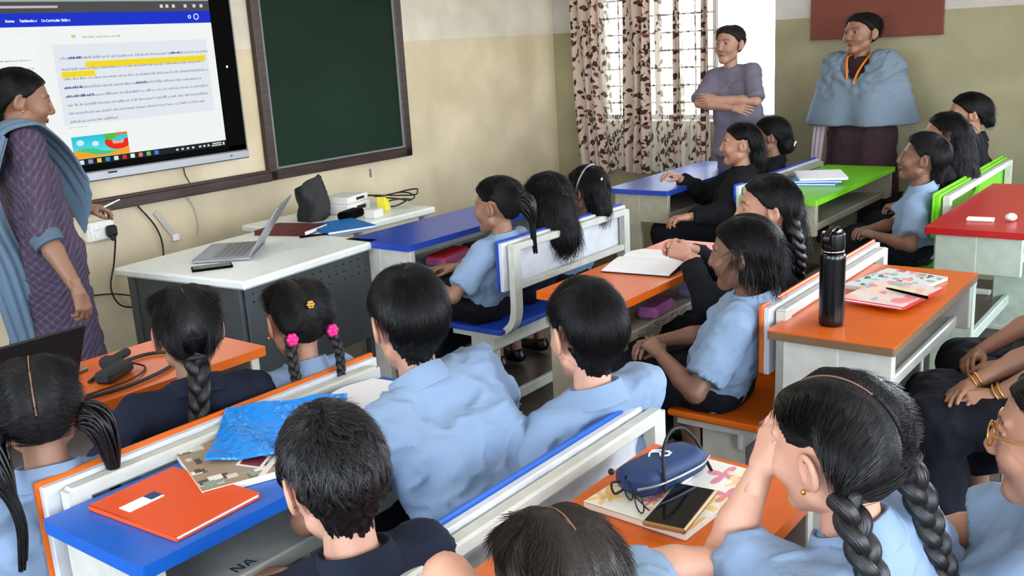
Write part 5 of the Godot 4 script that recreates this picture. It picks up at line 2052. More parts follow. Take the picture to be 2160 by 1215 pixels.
	if bot != "":
		var h := Fld.new(lo - pad, hi + pad, maxf(cell, 0.011))
		var tr: bool = s.get("trousers", false)
		var top_r := 0.086 * sc
		h.cap(hipj[0], hipj[1], 0.086 * sc, 0.086 * sc, 0.03)
		h.cap(j.hip - j.D * 0.05, j.hip, 0.072 * sc, 0.088 * sc, 0.04)
		for k in 2:
			h.cap(hipj[k], knee[k], top_r, 0.063 * sc, 0.04)
			if tr:
				h.cap(knee[k], ank[k], 0.062 * sc, 0.05 * sc, 0.03, 2)
			else:
				h.cap(knee[k], knee[k].lerp(ank[k], 0.62), 0.066 * sc, 0.085 * sc, 0.06, 2)
		if not tr:
			h.cap(j.hip, (knee[0] + knee[1]) * 0.5, 0.085 * sc, 0.060 * sc, 0.06)
			h.cap((knee[0] + knee[1]) * 0.5, (knee[0].lerp(ank[0], 0.6) + knee[1].lerp(ank[1], 0.6)) * 0.5, 0.062 * sc, 0.085 * sc, 0.06, 2)
		if not stand:
			h.cut(j.hip - j.D * 0.05 * sc, -j.D, 0.2)
		var skirt := h.surface()
		for i in skirt.v.size():
			var p := skirt.v[i]
			var u := ns.get_noise_3d(p.x * 1.5, p.y * 1.1, p.z * 1.5 + 40.0)
			var v := 1.0 - absf(ns.get_noise_3d(p.x * 1.4, p.y * 1.0, p.z * 1.4 + 90.0)) * 3.5
			skirt.v[i] = p + skirt.n[i] * (u * 0.008 + maxf(v, 0.0) * 0.006) * sc
		renormal(skirt)
		parts.append({"n": "trousers" if tr else "skirt", "mb": skirt, "m": bot})
	for k in 2:
		var sh := Fld.new(ank[k] - Vector3.ONE * 0.2, ank[k] + Vector3.ONE * 0.2, 0.012)
		sh.cap(ank[k] + Vector3(0, -0.035, 0) - j.F * 0.02, ank[k] + Vector3(0, -0.042, 0) + j.F * 0.10 * sc, 0.033 * sc, 0.030 * sc, 0.02)
		sh.cap(ank[k], ank[k] + Vector3(0, -0.03, 0), 0.036 * sc, 0.034 * sc, 0.02, 1)
		sh.cut(Vector3(0, 0.003, 0), Vector3.DOWN)
		parts.append({"n": "shoe", "mb": sh.surface(), "m": "shoe_black"})
	# ---- hair
	var hr: Dictionary = s.hair
	var hh := hair_for(hr, s.get("seed", 1))
	var tone: String = hr.get("tone", "")
	var shell := MB.new()
	shell.raw(hh.shell.v, hh.shell.n, hh.shell.ix, HT)
	if hh.has("mass"):
		shell.raw(hh.mass.v, hh.mass.n, hh.mass.ix, HT)
	var xf: Array[Transform3D] = []
	for t in hh.strands:
		xf.append(HT * t)
	var sub := [{"n": "hair_strands", "xf": xf, "m": "strand" + tone}]
	var add := func(called: String, mb: MB, m: String, list: Array) -> void:
		var o := MB.new()
		o.raw(mb.v, mb.n, mb.ix, HT, false, mb.uv)
		list.append({"n": called, "mb": o, "m": m})
	for q in hr.get("plaits", []):
		add.call("braid", plait(q[0], q[1], q[2]), "braid" + tone, sub)
		var e: Vector3 = q[0][q[0].size() - 1]
		var e0: Vector3 = q[0][q[0].size() - 2]
		add.call("braid_tip", tail([e, e + (e - e0).normalized() * 0.03, e + (e - e0).normalized() * 0.06], q[2], q[2] * 0.8, 10, 5), "strand" + tone, sub)
	for q in hr.get("tails", []):
		add.call("ponytail", tail(q[0], q[1], q[2], q[3], 11), "strand" + tone, sub)
	for q in hr.get("rings", []):
		var b := MB.new()
		var ring := PackedVector3Array()
		var ax: Vector3 = q[1].normalized()
		var u := ax.cross(Vector3(0.2, 0.3, 0.9)).normalized()
		var w := ax.cross(u)
		for i in 21:
			ring.append(q[0] + (u * cos(TAU * i / 20) + w * sin(TAU * i / 20)) * q[2])
		b.tube(ring, q[3], -1, 8)
		add.call("hair_tie", b, q[4], sub)
	for q in hr.get("puffs", []):
		var b := MB.new()
		for i in 7:
			var a := TAU * i / 6.0
			var rr: float = 0.0 if i == 6 else q[1] * 0.62
			b.ball(q[0] + Vector3(cos(a) * rr, sin(a) * rr, q[1] * 0.3 * (1 if i == 6 else 0)), Vector3.ONE * q[1] * 0.5, 10)
		add.call("hair_puff", b, q[2], sub)
	for q in hr.get("bands", []):
		# a hoop over the head in the plane tilted by q[0] about the ear axis
		var b := MB.new()
		var p := PackedVector3Array()
		for i in 25:
			var a := lerpf(-1.75, 1.75, i / 24.0)
			var d := Basis(Vector3.RIGHT, q[0]) * Vector3(sin(a), cos(a), 0)
			p.append(SKULL_AT + d * (1.0 / (d / SKULL).length() + hr.get("thick", 0.012) + 0.004))
		b.tube(p, q[1], -1, 6)
		add.call("hairband", b, q[2], sub)
	if hr.get("scalp", false):
		# the scalp that shows along the parting
		var line := []
		for i in 18:
			var pol := lerpf(0.80, 2.25, i / 17.0)
			var d := Vector3(hr.get("part", 0.0) / 0.085, sin(pol), -cos(pol)).normalized()
			line.append(SKULL_AT + d * (1.0 / (d / SKULL).length() + hr.get("thick", 0.011) * 0.10 + 0.0006))
		var sb := MB.new()
		sb.tube(smooth_path(line, 3), 0.0017, 0.0012, 6)
		add.call("parting", sb, "scalp", sub)
	parts.append({"n": "hair", "mb": shell, "m": "hair" + tone, "sub": sub})
	# ---- extras given in head coordinates: spectacles, ear studs
	if s.get("glasses", false):
		var b := MB.new()
		for sd in [-1.0, 1.0]:
			var ring := PackedVector3Array()
			for i in 21:
				var a := TAU * i / 20
				ring.append(Vector3(sd * 0.031 + cos(a) * 0.022, 0.0 + sin(a) * 0.018, -0.090 + 0.1 * pow(absf(sd * 0.031 + cos(a) * 0.022), 1.6)))
			b.tube(ring, 0.0014, -1, 6)
			b.tube(PackedVector3Array([Vector3(sd * 0.053, 0.004, -0.084), Vector3(sd * 0.074, 0.006, -0.05), Vector3(sd * 0.079, 0.008, -0.005), Vector3(sd * 0.080, -0.002, 0.016)]), 0.0014, -1, 6)
		b.tube(PackedVector3Array([Vector3(-0.009, 0.004, -0.0935), Vector3(0, 0.007, -0.095), Vector3(0.009, 0.004, -0.0935)]), 0.0013, -1, 6)
		var l := []
		add.call("spectacles", b, "gold", l)
		parts.append_array(l)
	if s.get("studs", false):
		var b := MB.new()
		for sd in [-1.0, 1.0]:
			b.ball(Vector3(sd * 0.0865, -0.034, 0.002), Vector3.ONE * 0.0042, 10)
		var l := []
		add.call("ear_studs", b, "gold", l)
		parts.append_array(l)
	return [parts, j]


func put_part(q: Dictionary, parent: Node, base: Vector3) -> void:
	if q.has("xf"):
		if q.xf.size() == 0:
			return
		var mm := MultiMesh.new()
		mm.transform_format = MultiMesh.TRANSFORM_3D
		mm.mesh = meshes_made.strand
		mm.instance_count = q.xf.size()
		for i in q.xf.size():
			var t: Transform3D = q.xf[i]
			t.origin -= base
			mm.set_instance_transform(i, t)
		var o := MultiMeshInstance3D.new()
		o.name = q.n
		o.multimesh = mm
		o.material_override = M[q.m]
		o.set_meta("kind", "stuff")
		parent.add_child(o, true)
		return
	var mb: MB = q.mb
	for i in mb.v.size():
		mb.v[i] -= base
	var o := obj(q.n, mb, M[q.m], parent)
	for u in q.get("sub", []):
		put_part(u, o, base)


func people() -> void:
	var t0 := Time.get_ticks_msec()
	heads = {"fine": [], "coarse": []}
	var makers := func(i: int) -> void:
		var r
		match i:
			0: r = head_shape(0.0030)
			1: r = head_shape(0.0042)
			2: r = hand_shape(Vector3(0.45, 0.5, 0.35), 0.05)
			3: r = hand_shape(Vector3(0.95, 1.1, 0.7), 0.02)
			4: r = hand_shape(Vector3(0.16, 0.18, 0.12), 0.07)
		lock.lock()
		match i:
			0: heads.fine = r
			1: heads.coarse = r
			2: hands.curl = r
			3: hands.fist = r
			4: hands.flat = r
		lock.unlock()
	var id := WorkerThreadPool.add_group_task(makers, 5)
	WorkerThreadPool.wait_for_group_task_completion(id)
	meshes_made.strand = strand_mesh(0.24, 0.0075)
	var specs := cast()
	built = []
	built.resize(specs.size())
	var work := func(i: int) -> void:
		var r := build_person(specs[i])
		lock.lock()
		built[i] = r
		lock.unlock()
	id = WorkerThreadPool.add_group_task(work, specs.size())
	WorkerThreadPool.wait_for_group_task_completion(id)
	for i in specs.size():
		var s: Dictionary = specs[i]
		var base := Vector3(s.hip.x, 0, s.hip.z)
		var t := thing("person", s.label, "person", base, 0.0, s.get("group", "seated pupils"))
		for q in built[i][0]:
			put_part(q, t, base)
		dress_up(s, built[i][1], t, base)
	print("people ", Time.get_ticks_msec() - t0, " ms")


# ------------------------------------------------------------------ who sits and stands where
const SKIN_FAIR := Color(0.56, 0.30, 0.20)
const SKIN_WARM := Color(0.43, 0.215, 0.135)
const SKIN_BROWN := Color(0.29, 0.145, 0.088)
const SKIN_DARK := Color(0.19, 0.092, 0.055)


func cast() -> Array:
	var V := func(x: float, y: float, z: float) -> Vector3: return Vector3(x, y, z)
	var out := []
	# --- the three on the orange-edged bench at the left
	out.append({"label": "girl in a pale blue shirt with two loose pigtails in red ties, lower left edge", "seed": 14, "hip": Vector3(0.85, 0.488, -1.90), "yaw": 22, "head": Vector3(0.845, 0.873, -1.865), "hyaw": 27, "hpitch": -6, "skin": SKIN_BROWN, "cell": 0.008, "fold": 0.009,
		"hair": {"scalp": true, "part": 0.0, "long_part": true, "flow": "tie", "ties": [Vector3(-0.078, -0.015, 0.055), Vector3(0.078, -0.015, 0.055)], "n": 7200, "slen": 0.055, "nu": 96,
			"tails": [[[Vector3(-0.080, -0.015, 0.058), Vector3(-0.096, -0.045, 0.086), Vector3(-0.078, -0.11, 0.108), Vector3(-0.062, -0.19, 0.110), Vector3(-0.075, -0.28, 0.105)], 0.040, 0.020, 130], [[Vector3(0.080, -0.015, 0.058), Vector3(0.112, -0.035, 0.07), Vector3(0.125, -0.11, 0.07), Vector3(0.12, -0.20, 0.06), Vector3(0.11, -0.27, 0.05)], 0.036, 0.016, 130]],
			"rings": [[Vector3(-0.087, -0.018, 0.060), Vector3(-1, -0.5, 0.5), 0.017, 0.009, "red_band"], [Vector3(0.087, -0.018, 0.060), Vector3(1, -0.5, 0.5), 0.017, 0.009, "red_band"]]}})
	out.append({"label": "girl in a navy blazer with one thick braid, before the front left orange desk", "seed": 15, "hip": Vector3(1.22, 0.488, -1.90), "yaw": 18, "head": Vector3(1.245, 0.913, -1.94), "hyaw": 27, "hpitch": -6, "skin": SKIN_BROWN, "hwide": 0.88, "cell": 0.009, "top": "navy", "top_name": "blazer", "sleeve": 1.9, "w": 1.12, "ease": 0.018,
		"la": {"w": Vector3(1.12, 0.60, -2.12), "pose": "curl"}, "ra": {"w": Vector3(1.34, 0.60, -2.12), "pose": "curl"},
		"hair": {"part": 0.0, "flow": "tie", "ties": [Vector3(0, -0.06, 0.10)], "n": 7200, "slen": 0.06, "thick": 0.012, "nu": 96,
			"plaits": [[[Vector3(0, -0.045, 0.095), Vector3(-0.002, -0.10, 0.115), Vector3(-0.016, -0.17, 0.118), Vector3(-0.036, -0.24, 0.118), Vector3(-0.05, -0.31, 0.112)], 0.026, 0.017]],
			"rings": [[Vector3(0, -0.05, 0.100), Vector3(0, -0.9, 0.3), 0.022, 0.006, "black_matte"]]}})
	out.append({"label": "small girl with two thin braids in bright pink hair ties", "seed": 16, "hip": Vector3(1.50, 0.488, -1.90), "yaw": 10, "head": Vector3(1.505, 0.883, -1.87), "hyaw": 16, "hpitch": -4, "skin": SKIN_WARM, "sc": 0.93, "hs": 0.95, "cell": 0.009, "studs": true,
		"hair": {"part": 0.0, "flow": "tie", "ties": [Vector3(-0.058, -0.030, 0.078), Vector3(0.058, -0.030, 0.078)], "n": 6800, "slen": 0.055, "nu": 96,
			"plaits": [[[Vector3(-0.060, -0.030, 0.083), Vector3(-0.068, -0.08, 0.094), Vector3(-0.066, -0.14, 0.098), Vector3(-0.062, -0.205, 0.100)], 0.0150, 0.0105], [[Vector3(0.060, -0.030, 0.083), Vector3(0.070, -0.08, 0.096), Vector3(0.066, -0.13, 0.104), Vector3(0.055, -0.18, 0.11)], 0.0140, 0.0095]],
			"puffs": [[Vector3(-0.060, -0.030, 0.096), 0.016, "hot_pink"], [Vector3(0.060, -0.030, 0.096), 0.016, "hot_pink"], [Vector3(0.0, 0.050, 0.108), 0.011, "gold"]]}})
	# --- three on the blue bench behind the notebooks
	out.append({"label": "boy in a navy jacket with thick wavy black hair, behind the orange notebook", "seed": 18, "hip": Vector3(0.93, 0.488, -1.13), "yaw": 18, "head": Vector3(0.900, 0.895, -1.072), "hyaw": 22, "hpitch": -14, "hroll": 3, "skin": SKIN_FAIR, "hwide": 0.90, "cell": 0.008, "top": "navy", "top_name": "jacket", "sleeve": 1.9, "ease": 0.016, "bottom": "skirt", "trousers": true,
		"la": {"w": Vector3(0.84, 0.585, -1.33)}, "ra": {"w": Vector3(1.0, 0.585, -1.35)},
		"hair": {"line": "boy", "flow": "radial", "mass": [[Vector3(0, -0.025, 0.034), Vector3(0, -0.070, 0.024), 0.061, 0.0375]], "nm": 1800, "mlen": 0.014, "cell": 0.004, "n": 13000, "slen": 0.026, "lift": 0.24, "jit": 0.85, "thick": 0.011, "lumpy": 1.0, "lump": 60.0, "nape": 0.4, "nu": 110, "wide": 1.5, "tone": "_wavy", "locks": 320}})
	out.append({"label": "tall boy in a light blue shirt leaning forward over the open white book", "seed": 17, "hip": Vector3(1.43, 0.50, -1.13), "yaw": 14, "head": Vector3(1.395, 0.972, -1.375), "hyaw": 24, "hpitch": -8, "skin": SKIN_WARM, "sc": 1.06, "hs": 1.0, "cell": 0.008, "hem": 0.10, "ease": 0.022, "fold": 0.012, "trousers": true,
		"la": {"w": Vector3(1.24, 0.745, -1.52), "pose": "flat", "back": Vector3.UP, "dir": Vector3(0.5, -0.15, -0.8)}, "ra": {"w": Vector3(1.50, 0.745, -1.45), "pose": "curl", "hint": Vector3(0.9, -0.3, 0.6)},
		"hair": {"line": "boy", "flow": "radial", "mass": [[Vector3(0, -0.025, 0.034), Vector3(0, -0.070, 0.024), 0.061, 0.0375]], "nm": 1800, "mlen": 0.014, "cell": 0.004, "n": 13000, "slen": 0.032, "lift": 0.12, "jit": 0.30, "thick": 0.013, "nape": 0.25, "nu": 100}})
	out.append({"label": "boy in a light blue shirt resting against the blue bench back by the aisle", "seed": 19, "hip": Vector3(1.70, 0.488, -1.12), "yaw": 20, "head": Vector3(1.64, 0.918, -1.10), "hyaw": 27, "hpitch": -6, "skin": SKIN_FAIR, "hwide": 0.88, "cell": 0.008, "ease": 0.018, "fold": 0.010, "trousers": true,
		"la": {"w": Vector3(1.50, 0.60, -1.30), "hint": Vector3(-0.9, -0.6, 0.2)}, "ra": {"w": Vector3(1.72, 0.60, -1.36)},
		"hair": {"line": "boy", "flow": "radial", "mass": [[Vector3(0, -0.025, 0.034), Vector3(0, -0.070, 0.024), 0.061, 0.0375]], "nm": 1800, "mlen": 0.014, "cell": 0.004, "n": 13000, "slen": 0.032, "lift": 0.12, "jit": 0.30, "thick": 0.014, "nape": 0.3, "nu": 100}})
	# --- nearest bench
	out.append({"label": "girl with two thick shiny braids leaning on her hand beside the floral magazine", "seed": 20, "hip": Vector3(1.30, 0.488, -0.34), "yaw": 8, "head": Vector3(1.262, 0.946, -0.437), "hyaw": 14, "hpitch": -4, "hroll": 5, "skin": SKIN_FAIR, "cell": 0.008, "ease": 0.020, "fold": 0.011, "studs": true,
		"la": {"e": Vector3(1.225, 0.757, -0.585), "w": Vector3(1.240, 0.895, -0.535), "pose": "flat", "dir": Vector3(0.42, 0.9, 0.12), "back": Vector3(-0.75, 0.3, -0.55)}, "ra": {"w": Vector3(1.44, 0.62, -0.52)},
		"hair": {"scalp": true, "part": 0.0, "long_part": true, "flow": "tie", "ties": [Vector3(-0.074, -0.040, 0.056), Vector3(0.074, -0.040, 0.056)], "n": 12000, "slen": 0.065, "thick": 0.013, "nu": 120, "jit": 0.05, "lift": 0.03,
			"plaits": [[[Vector3(-0.072, -0.030, 0.055), Vector3(-0.082, -0.08, 0.078), Vector3(-0.080, -0.14, 0.095), Vector3(-0.072, -0.21, 0.112), Vector3(-0.066, -0.30, 0.125)], 0.022, 0.016], [[Vector3(0.072, -0.030, 0.055), Vector3(0.088, -0.08, 0.07), Vector3(0.096, -0.15, 0.085), Vector3(0.10, -0.22, 0.10), Vector3(0.10, -0.31, 0.11)], 0.022, 0.015]]}})
	out.append({"label": "dark-brown-haired pupil at the bottom of the picture, only the parted top of the head showing", "seed": 21, "hip": Vector3(0.93, 0.488, -0.36), "yaw": 12, "head": Vector3(0.815, 0.905, -0.60), "hyaw": 28, "hpitch": -12, "skin": SKIN_FAIR, "cell": 0.008, "hs": 0.88,
		"la": {"e": Vector3(0.775, 0.895, -0.735), "w": Vector3(0.742, 0.87, -0.66), "pose": "none"}, "ra": {"e": Vector3(1.085, 0.775, -0.65), "w": Vector3(1.20, 0.765, -0.555), "pose": "curl"},
		"hair": {"scalp": true, "part": 0.008, "flow": "tie", "ties": [Vector3(0, -0.05, 0.10)], "n": 12000, "slen": 0.06, "thick": 0.013, "nu": 120, "tone": "_brown", "jit": 0.12, "lift": 0.03}})
	out.append({"label": "girl with thin spectacles at the lower right edge, face turned left", "seed": 22, "hip": Vector3(1.56, 0.488, -0.30), "yaw": 2, "head": Vector3(1.455, 0.943, -0.180), "hyaw": 2, "hpitch": -2, "skin": SKIN_WARM, "cell": 0.008, "glasses": true, "ease": 0.018,
		"hair": {"part": 0.0, "flow": "tie", "ties": [Vector3(0, -0.03, 0.11)], "n": 7000, "slen": 0.06, "nu": 96}})
	# --- behind the bottle desk, at the right edge
	out.append({"label": "pupil at the right edge with clasped bare hands over a dark lap, farther one", "seed": 23, "hip": Vector3(3.13, 0.488, -0.38), "yaw": -22, "head": Vector3(3.16, 0.938, -0.26), "hyaw": -20, "skin": SKIN_BROWN, "cell": 0.009, "top": "navy_black", "top_name": "blazer", "sleeve": 0.8,
		"la": {"w": Vector3(2.86, 0.565, -0.52), "pose": "curl", "back": Vector3(-0.4, 0.7, 0.3), "dir": Vector3(-0.75, -0.12, -0.5)}, "ra": {"w": Vector3(2.92, 0.575, -0.60), "pose": "curl", "back": Vector3(0.4, 0.7, -0.3), "dir": Vector3(-0.8, -0.12, -0.2)},
		"hair": {"part": 0.0, "flow": "tie", "ties": [Vector3(0, -0.03, 0.11)], "n": 1600, "slen": 0.06}})
	out.append({"label": "pupil at the right edge with gold bangles on the wrists, hands over a dark skirt", "seed": 24, "hip": Vector3(2.74, 0.488, -0.38), "yaw": -14, "head": Vector3(2.80, 0.938, -0.20), "hyaw": -16, "skin": SKIN_BROWN, "cell": 0.009, "top": "navy_black", "top_name": "blazer", "sleeve": 0.8, "bangles": true,
		"la": {"w": Vector3(2.635, 0.555, -0.50), "pose": "curl", "back": Vector3(-0.5, 0.6, 0.3), "dir": Vector3(-0.6, -0.1, -0.6)}, "ra": {"w": Vector3(2.66, 0.565, -0.565), "pose": "flat", "back": Vector3(0.3, 0.8, -0.2), "dir": Vector3(-0.9, -0.08, -0.25)},
		"hair": {"part": 0.0, "flow": "tie", "ties": [Vector3(0, -0.03, 0.11)], "n": 1600, "slen": 0.06}})
	# --- the three girls at the wall
	out.append({"label": "girl in a pale blue shirt with a ponytail, nearest of the three by the wall", "seed": 4, "hip": Vector3(3.05, 0.488, -2.53), "yaw": -4, "head": Vector3(3.04, 0.882, -2.445), "hyaw": -10, "hpitch": -2, "skin": SKIN_BROWN, "fold": 0.009, "ease": 0.016,
		"la": {"w": Vector3(2.86, 0.56, -2.66), "hint": Vector3(-0.8, -0.6, 0.3)},
		"hair": {"flow": "tie", "ties": [Vector3(0.012, 0.0, 0.11)], "n": 4800, "slen": 0.055, "thick": 0.014,
			"tails": [[[Vector3(0.008, 0.0, 0.10), Vector3(0.01, 0.004, 0.130), Vector3(0.012, -0.05, 0.150), Vector3(0.012, -0.13, 0.150), Vector3(0.02, -0.20, 0.150)], 0.046, 0.022, 170]], "rings": [[Vector3(0.014, 0.0, 0.112), Vector3(0.1, 0, 1), 0.018, 0.006, "black_matte"]]}})
	out.append({"label": "girl with loose bushy dark hair, middle one of the three by the wall", "seed": 5, "hip": Vector3(3.33, 0.488, -2.55), "yaw": 0, "head": Vector3(3.335, 0.848, -2.415), "hyaw": 12, "hpitch": -4, "skin": SKIN_BROWN, "top": "navy", "top_name": "blazer", "sleeve": 1.9,
		"hair": {"flow": "down", "n": 3600, "slen": 0.06, "jit": 0.35, "lift": 0.10, "thick": 0.022, "lump": 40.0, "nm": 1800,
			"mass": [[Vector3(0, -0.01, 0.05), Vector3(0.012, -0.14, 0.085), 0.088, 0.076], [Vector3(-0.06, -0.03, 0.03), Vector3(-0.05, -0.14, 0.06), 0.045, 0.05], [Vector3(0.06, -0.03, 0.03), Vector3(0.06, -0.15, 0.06), 0.045, 0.05]]}})
	out.append({"label": "girl with a hairband and a white clip, far end of the three by the wall", "seed": 6, "hip": Vector3(3.66, 0.488, -2.55), "yaw": 0, "head": Vector3(3.64, 0.853, -2.41), "hyaw": 2, "hpitch": -2, "skin": SKIN_BROWN, "sc": 0.97,
		"hair": {"flow": "down", "n": 3200, "slen": 0.05, "thick": 0.013, "nm": 1000,
			"mass": [[Vector3(0, 0.0, 0.055), Vector3(0.0, -0.085, 0.075), 0.066, 0.056]], "bands": [[0.30, 0.005, "silver"]], "puffs": [[Vector3(-0.02, 0.055, 0.108), 0.008, "white_plastic"]]}})
	# --- two in blazers before the window
	out.append({"label": "girl in a dark blazer with her arms on the shiny blue desk, looking left", "seed": 7, "hip": Vector3(4.78, 0.488, -2.24), "yaw": -18, "head": Vector3(4.785, 0.933, -2.19), "hyaw": -26, "hpitch": 2, "skin": SKIN_WARM, "top": "navy_black", "top_name": "blazer", "sleeve": 1.9, "sc": 1.12, "hs": 1.02, "ease": 0.03, "w": 1.18,
		"la": {"e": Vector3(4.47, 0.62, -2.14), "w": Vector3(4.36, 0.615, -2.27), "pose": "curl"}, "ra": {"w": Vector3(4.68, 0.76, -2.50), "hint": Vector3(0.6, -0.5, 0.3), "pose": "curl", "dir": Vector3(-0.8, 0.35, -0.3)},
		"hair": {"part": 0.0, "flow": "tie", "ties": [Vector3(0, -0.05, 0.10)], "n": 4000, "slen": 0.06, "thick": 0.015,
			"mass": [[Vector3(0, -0.01, 0.07), Vector3(0, -0.07, 0.09), 0.05, 0.045]], "nm": 400}})
	out.append({"label": "girl in a dark blazer half hidden behind the one on the shiny blue desk", "seed": 8, "hip": Vector3(5.22, 0.488, -2.26), "yaw": -16, "head": Vector3(5.215, 0.928, -2.21), "hyaw": -18, "hpitch": 0, "skin": SKIN_BROWN, "top": "navy_black", "top_name": "blazer", "sleeve": 1.9, "sc": 1.05, "hs": 1.02,
		"hair": {"part": 0.0, "flow": "tie", "ties": [Vector3(0, -0.03, 0.11)], "line": "over_ears", "n": 3600, "slen": 0.05, "thick": 0.015, "nm": 600, "mlen": 0.03, "mass": [[Vector3(0, 0.0, 0.06), Vector3(0, -0.05, 0.085), 0.06, 0.05]], "rings": [[Vector3(0, -0.05, 0.13), Vector3(0, -0.5, 1), 0.016, 0.006, "white_plastic"]]}})
	# --- middle orange desk
	out.append({"label": "girl with short dark hair and pale blue shirt, hands in lap, middle bench", "seed": 9, "hip": Vector3(2.63, 0.488, -1.27), "yaw": -12, "head": Vector3(2.565, 0.893, -1.165), "hyaw": -8, "hpitch": -3, "skin": SKIN_DARK, "cell": 0.010, "fold": 0.010, "ease": 0.018,
		"la": {"w": Vector3(2.42, 0.60, -1.36), "pose": "curl", "hint": Vector3(-0.7, -0.8, 0.3), "back": Vector3(-0.3, 0.9, 0)}, "ra": {"w": Vector3(2.52, 0.60, -1.43), "pose": "curl", "dir": Vector3(-0.9, 0.1, -0.2)},
		"hair": {"flow": "down", "part": 0.0, "n": 4800, "slen": 0.055, "thick": 0.016, "jit": 0.2, "nm": 2000, "cell": 0.005,
			"mass": [[Vector3(0.0, 0.0, 0.055), Vector3(0.0, -0.048, 0.058), 0.058, 0.050], [Vector3(-0.055, -0.005, 0.020), Vector3(-0.054, -0.035, 0.022), 0.027, 0.022], [Vector3(0.055, -0.005, 0.020), Vector3(0.054, -0.035, 0.022), 0.027, 0.022]]}})
	out.append({"label": "smiling girl in a dark blazer with clasped hands on the middle orange desk", "seed": 10, "hip": Vector3(3.10, 0.488, -1.29), "yaw": -14, "head": Vector3(3.05, 0.935, -1.30), "hyaw": -30, "hpitch": 2, "skin": SKIN_WARM, "cell": 0.010, "top": "navy_black", "top_name": "blazer", "sleeve": 1.86, "sc": 1.05, "hs": 1.02, "ease": 0.018,
		"la": {"w": Vector3(2.875, 0.79, -1.50), "pose": "fist", "dir": Vector3(-0.2, 0.35, -0.9), "back": Vector3(-0.9, 0.3, 0)}, "ra": {"w": Vector3(2.95, 0.80, -1.54), "pose": "curl", "dir": Vector3(-0.7, 0.3, -0.5), "back": Vector3(0.5, 0.6, -0.3)},
		"hair": {"part": 0.0, "flow": "tie", "line": "over_ears", "ties": [Vector3(-0.04, -0.06, 0.08)], "n": 5200, "slen": 0.06, "thick": 0.015,
			"plaits": [[[Vector3(-0.04, -0.03, 0.075), Vector3(-0.055, -0.08, 0.09), Vector3(-0.03, -0.15, 0.11), Vector3(0.0, -0.22, 0.115)], 0.024, 0.018]], "mass": [[Vector3(0.0, -0.01, 0.07), Vector3(0.02, -0.10, 0.09), 0.05, 0.05]], "nm": 500}})
	# --- green bench
	out.append({"label": "child in a pale blue shirt looking up, near end of the green bench", "seed": 11, "hip": Vector3(4.72, 0.488, -1.27), "yaw": -8, "head": Vector3(4.66, 0.898, -1.245), "hyaw": -14, "hpitch": 10, "skin": SKIN_DARK, "fold": 0.009, "ease": 0.018,
		"la": {"w": Vector3(4.47, 0.565, -1.38), "pose": "curl", "back": Vector3(-0.3, 0.9, 0)}, "ra": {"w": Vector3(4.56, 0.57, -1.45), "pose": "curl", "dir": Vector3(-0.9, 0.1, -0.3)},
		"hair": {"line": "boy", "flow": "radial", "n": 4400, "slen": 0.035, "lift": 0.15, "jit": 0.35, "thick": 0.016, "nape": 1.0, "mass": [[Vector3(0.0, -0.01, 0.07), Vector3(0.01, -0.075, 0.075), 0.045, 0.035]], "nm": 500}})
	out.append({"label": "girl with long loose black hair in the middle of the green bench", "seed": 12, "hip": Vector3(5.14, 0.488, -1.27), "yaw": -8, "head": Vector3(5.12, 0.953, -1.27), "hyaw": -14, "hpitch": 2, "skin": SKIN_BROWN, "top": "navy_black", "top_name": "blazer", "sleeve": 1.9, "sc": 1.03,
		"hair": {"part": 0.0, "flow": "down", "n": 3200, "slen": 0.06, "thick": 0.016, "nm": 1600, "jit": 0.2, "mass": [[Vector3(0, 0.0, 0.06), Vector3(-0.02, -0.17, 0.10), 0.075, 0.07], [Vector3(-0.03, -0.08, 0.06), Vector3(-0.05, -0.22, 0.09), 0.05, 0.05]]}})
	out.append({"label": "tallest pupil on the green bench, dark blazer and tied-back hair, far end", "seed": 13, "hip": Vector3(5.64, 0.488, -1.27), "yaw": -10, "head": Vector3(5.65, 1.008, -1.285), "hyaw": -22, "hpitch": -2, "skin": SKIN_WARM, "top": "navy_black", "top_name": "blazer", "sleeve": 1.9, "sc": 1.2, "hs": 1.05, "ease": 0.025, "w": 1.15,
		"hair": {"part": 0.0, "flow": "tie", "ties": [Vector3(0, -0.02, 0.11)], "n": 3200, "slen": 0.06, "thick": 0.014, "line": "over_ears", "mlen": 0.03, "mass": [[Vector3(0, -0.02, 0.09), Vector3(0, -0.045, 0.10), 0.032, 0.03]], "nm": 300}})
	# --- the three women
	out.append({"label": "woman teacher in a purple striped kurta and grey-blue scarf beside the display", "group": "standing teachers", "who": "teacher", "seed": 1, "stand": true, "hip": Vector3(1.70, 0.86, -3.50), "yaw": 100, "head": Vector3(1.755, 1.413, -3.56), "hyaw": 112, "hpitch": -10, "skin": Color(0.22, 0.108, 0.062), "sc": 1.12, "hs": 1.06, "l1": 0.235, "l2": 0.215, "top": "kurta", "top_name": "kurta", "sleeve": 1.22, "hem": 0.26, "flare": 0.155, "collar": false, "fold": 0.010, "ease": 0.016, "bottom": "cuff_teal", "trousers": true, "cell": 0.011, "studs": true, "w": 1.05,
		"ra": {"e": Vector3(1.615, 0.985, -3.30), "w": Vector3(1.635, 0.785, -3.16), "pose": "curl", "back": Vector3(0.2, 0.2, 0.9), "dir": Vector3(0.1, -1, 0.12)}, "la": {"e": Vector3(1.90, 0.99, -3.76), "w": Vector3(2.00, 0.975, -3.72), "pose": "curl"},
		"hair": {"part": 0.0, "flow": "tie", "ties": [Vector3(0, -0.03, 0.105)], "n": 6400, "slen": 0.06, "thick": 0.013, "line": "over_ears", "mlen": 0.035, "mass": [[Vector3(0, -0.03, 0.085), Vector3(0, -0.06, 0.09), 0.04, 0.036]], "nm": 600}})
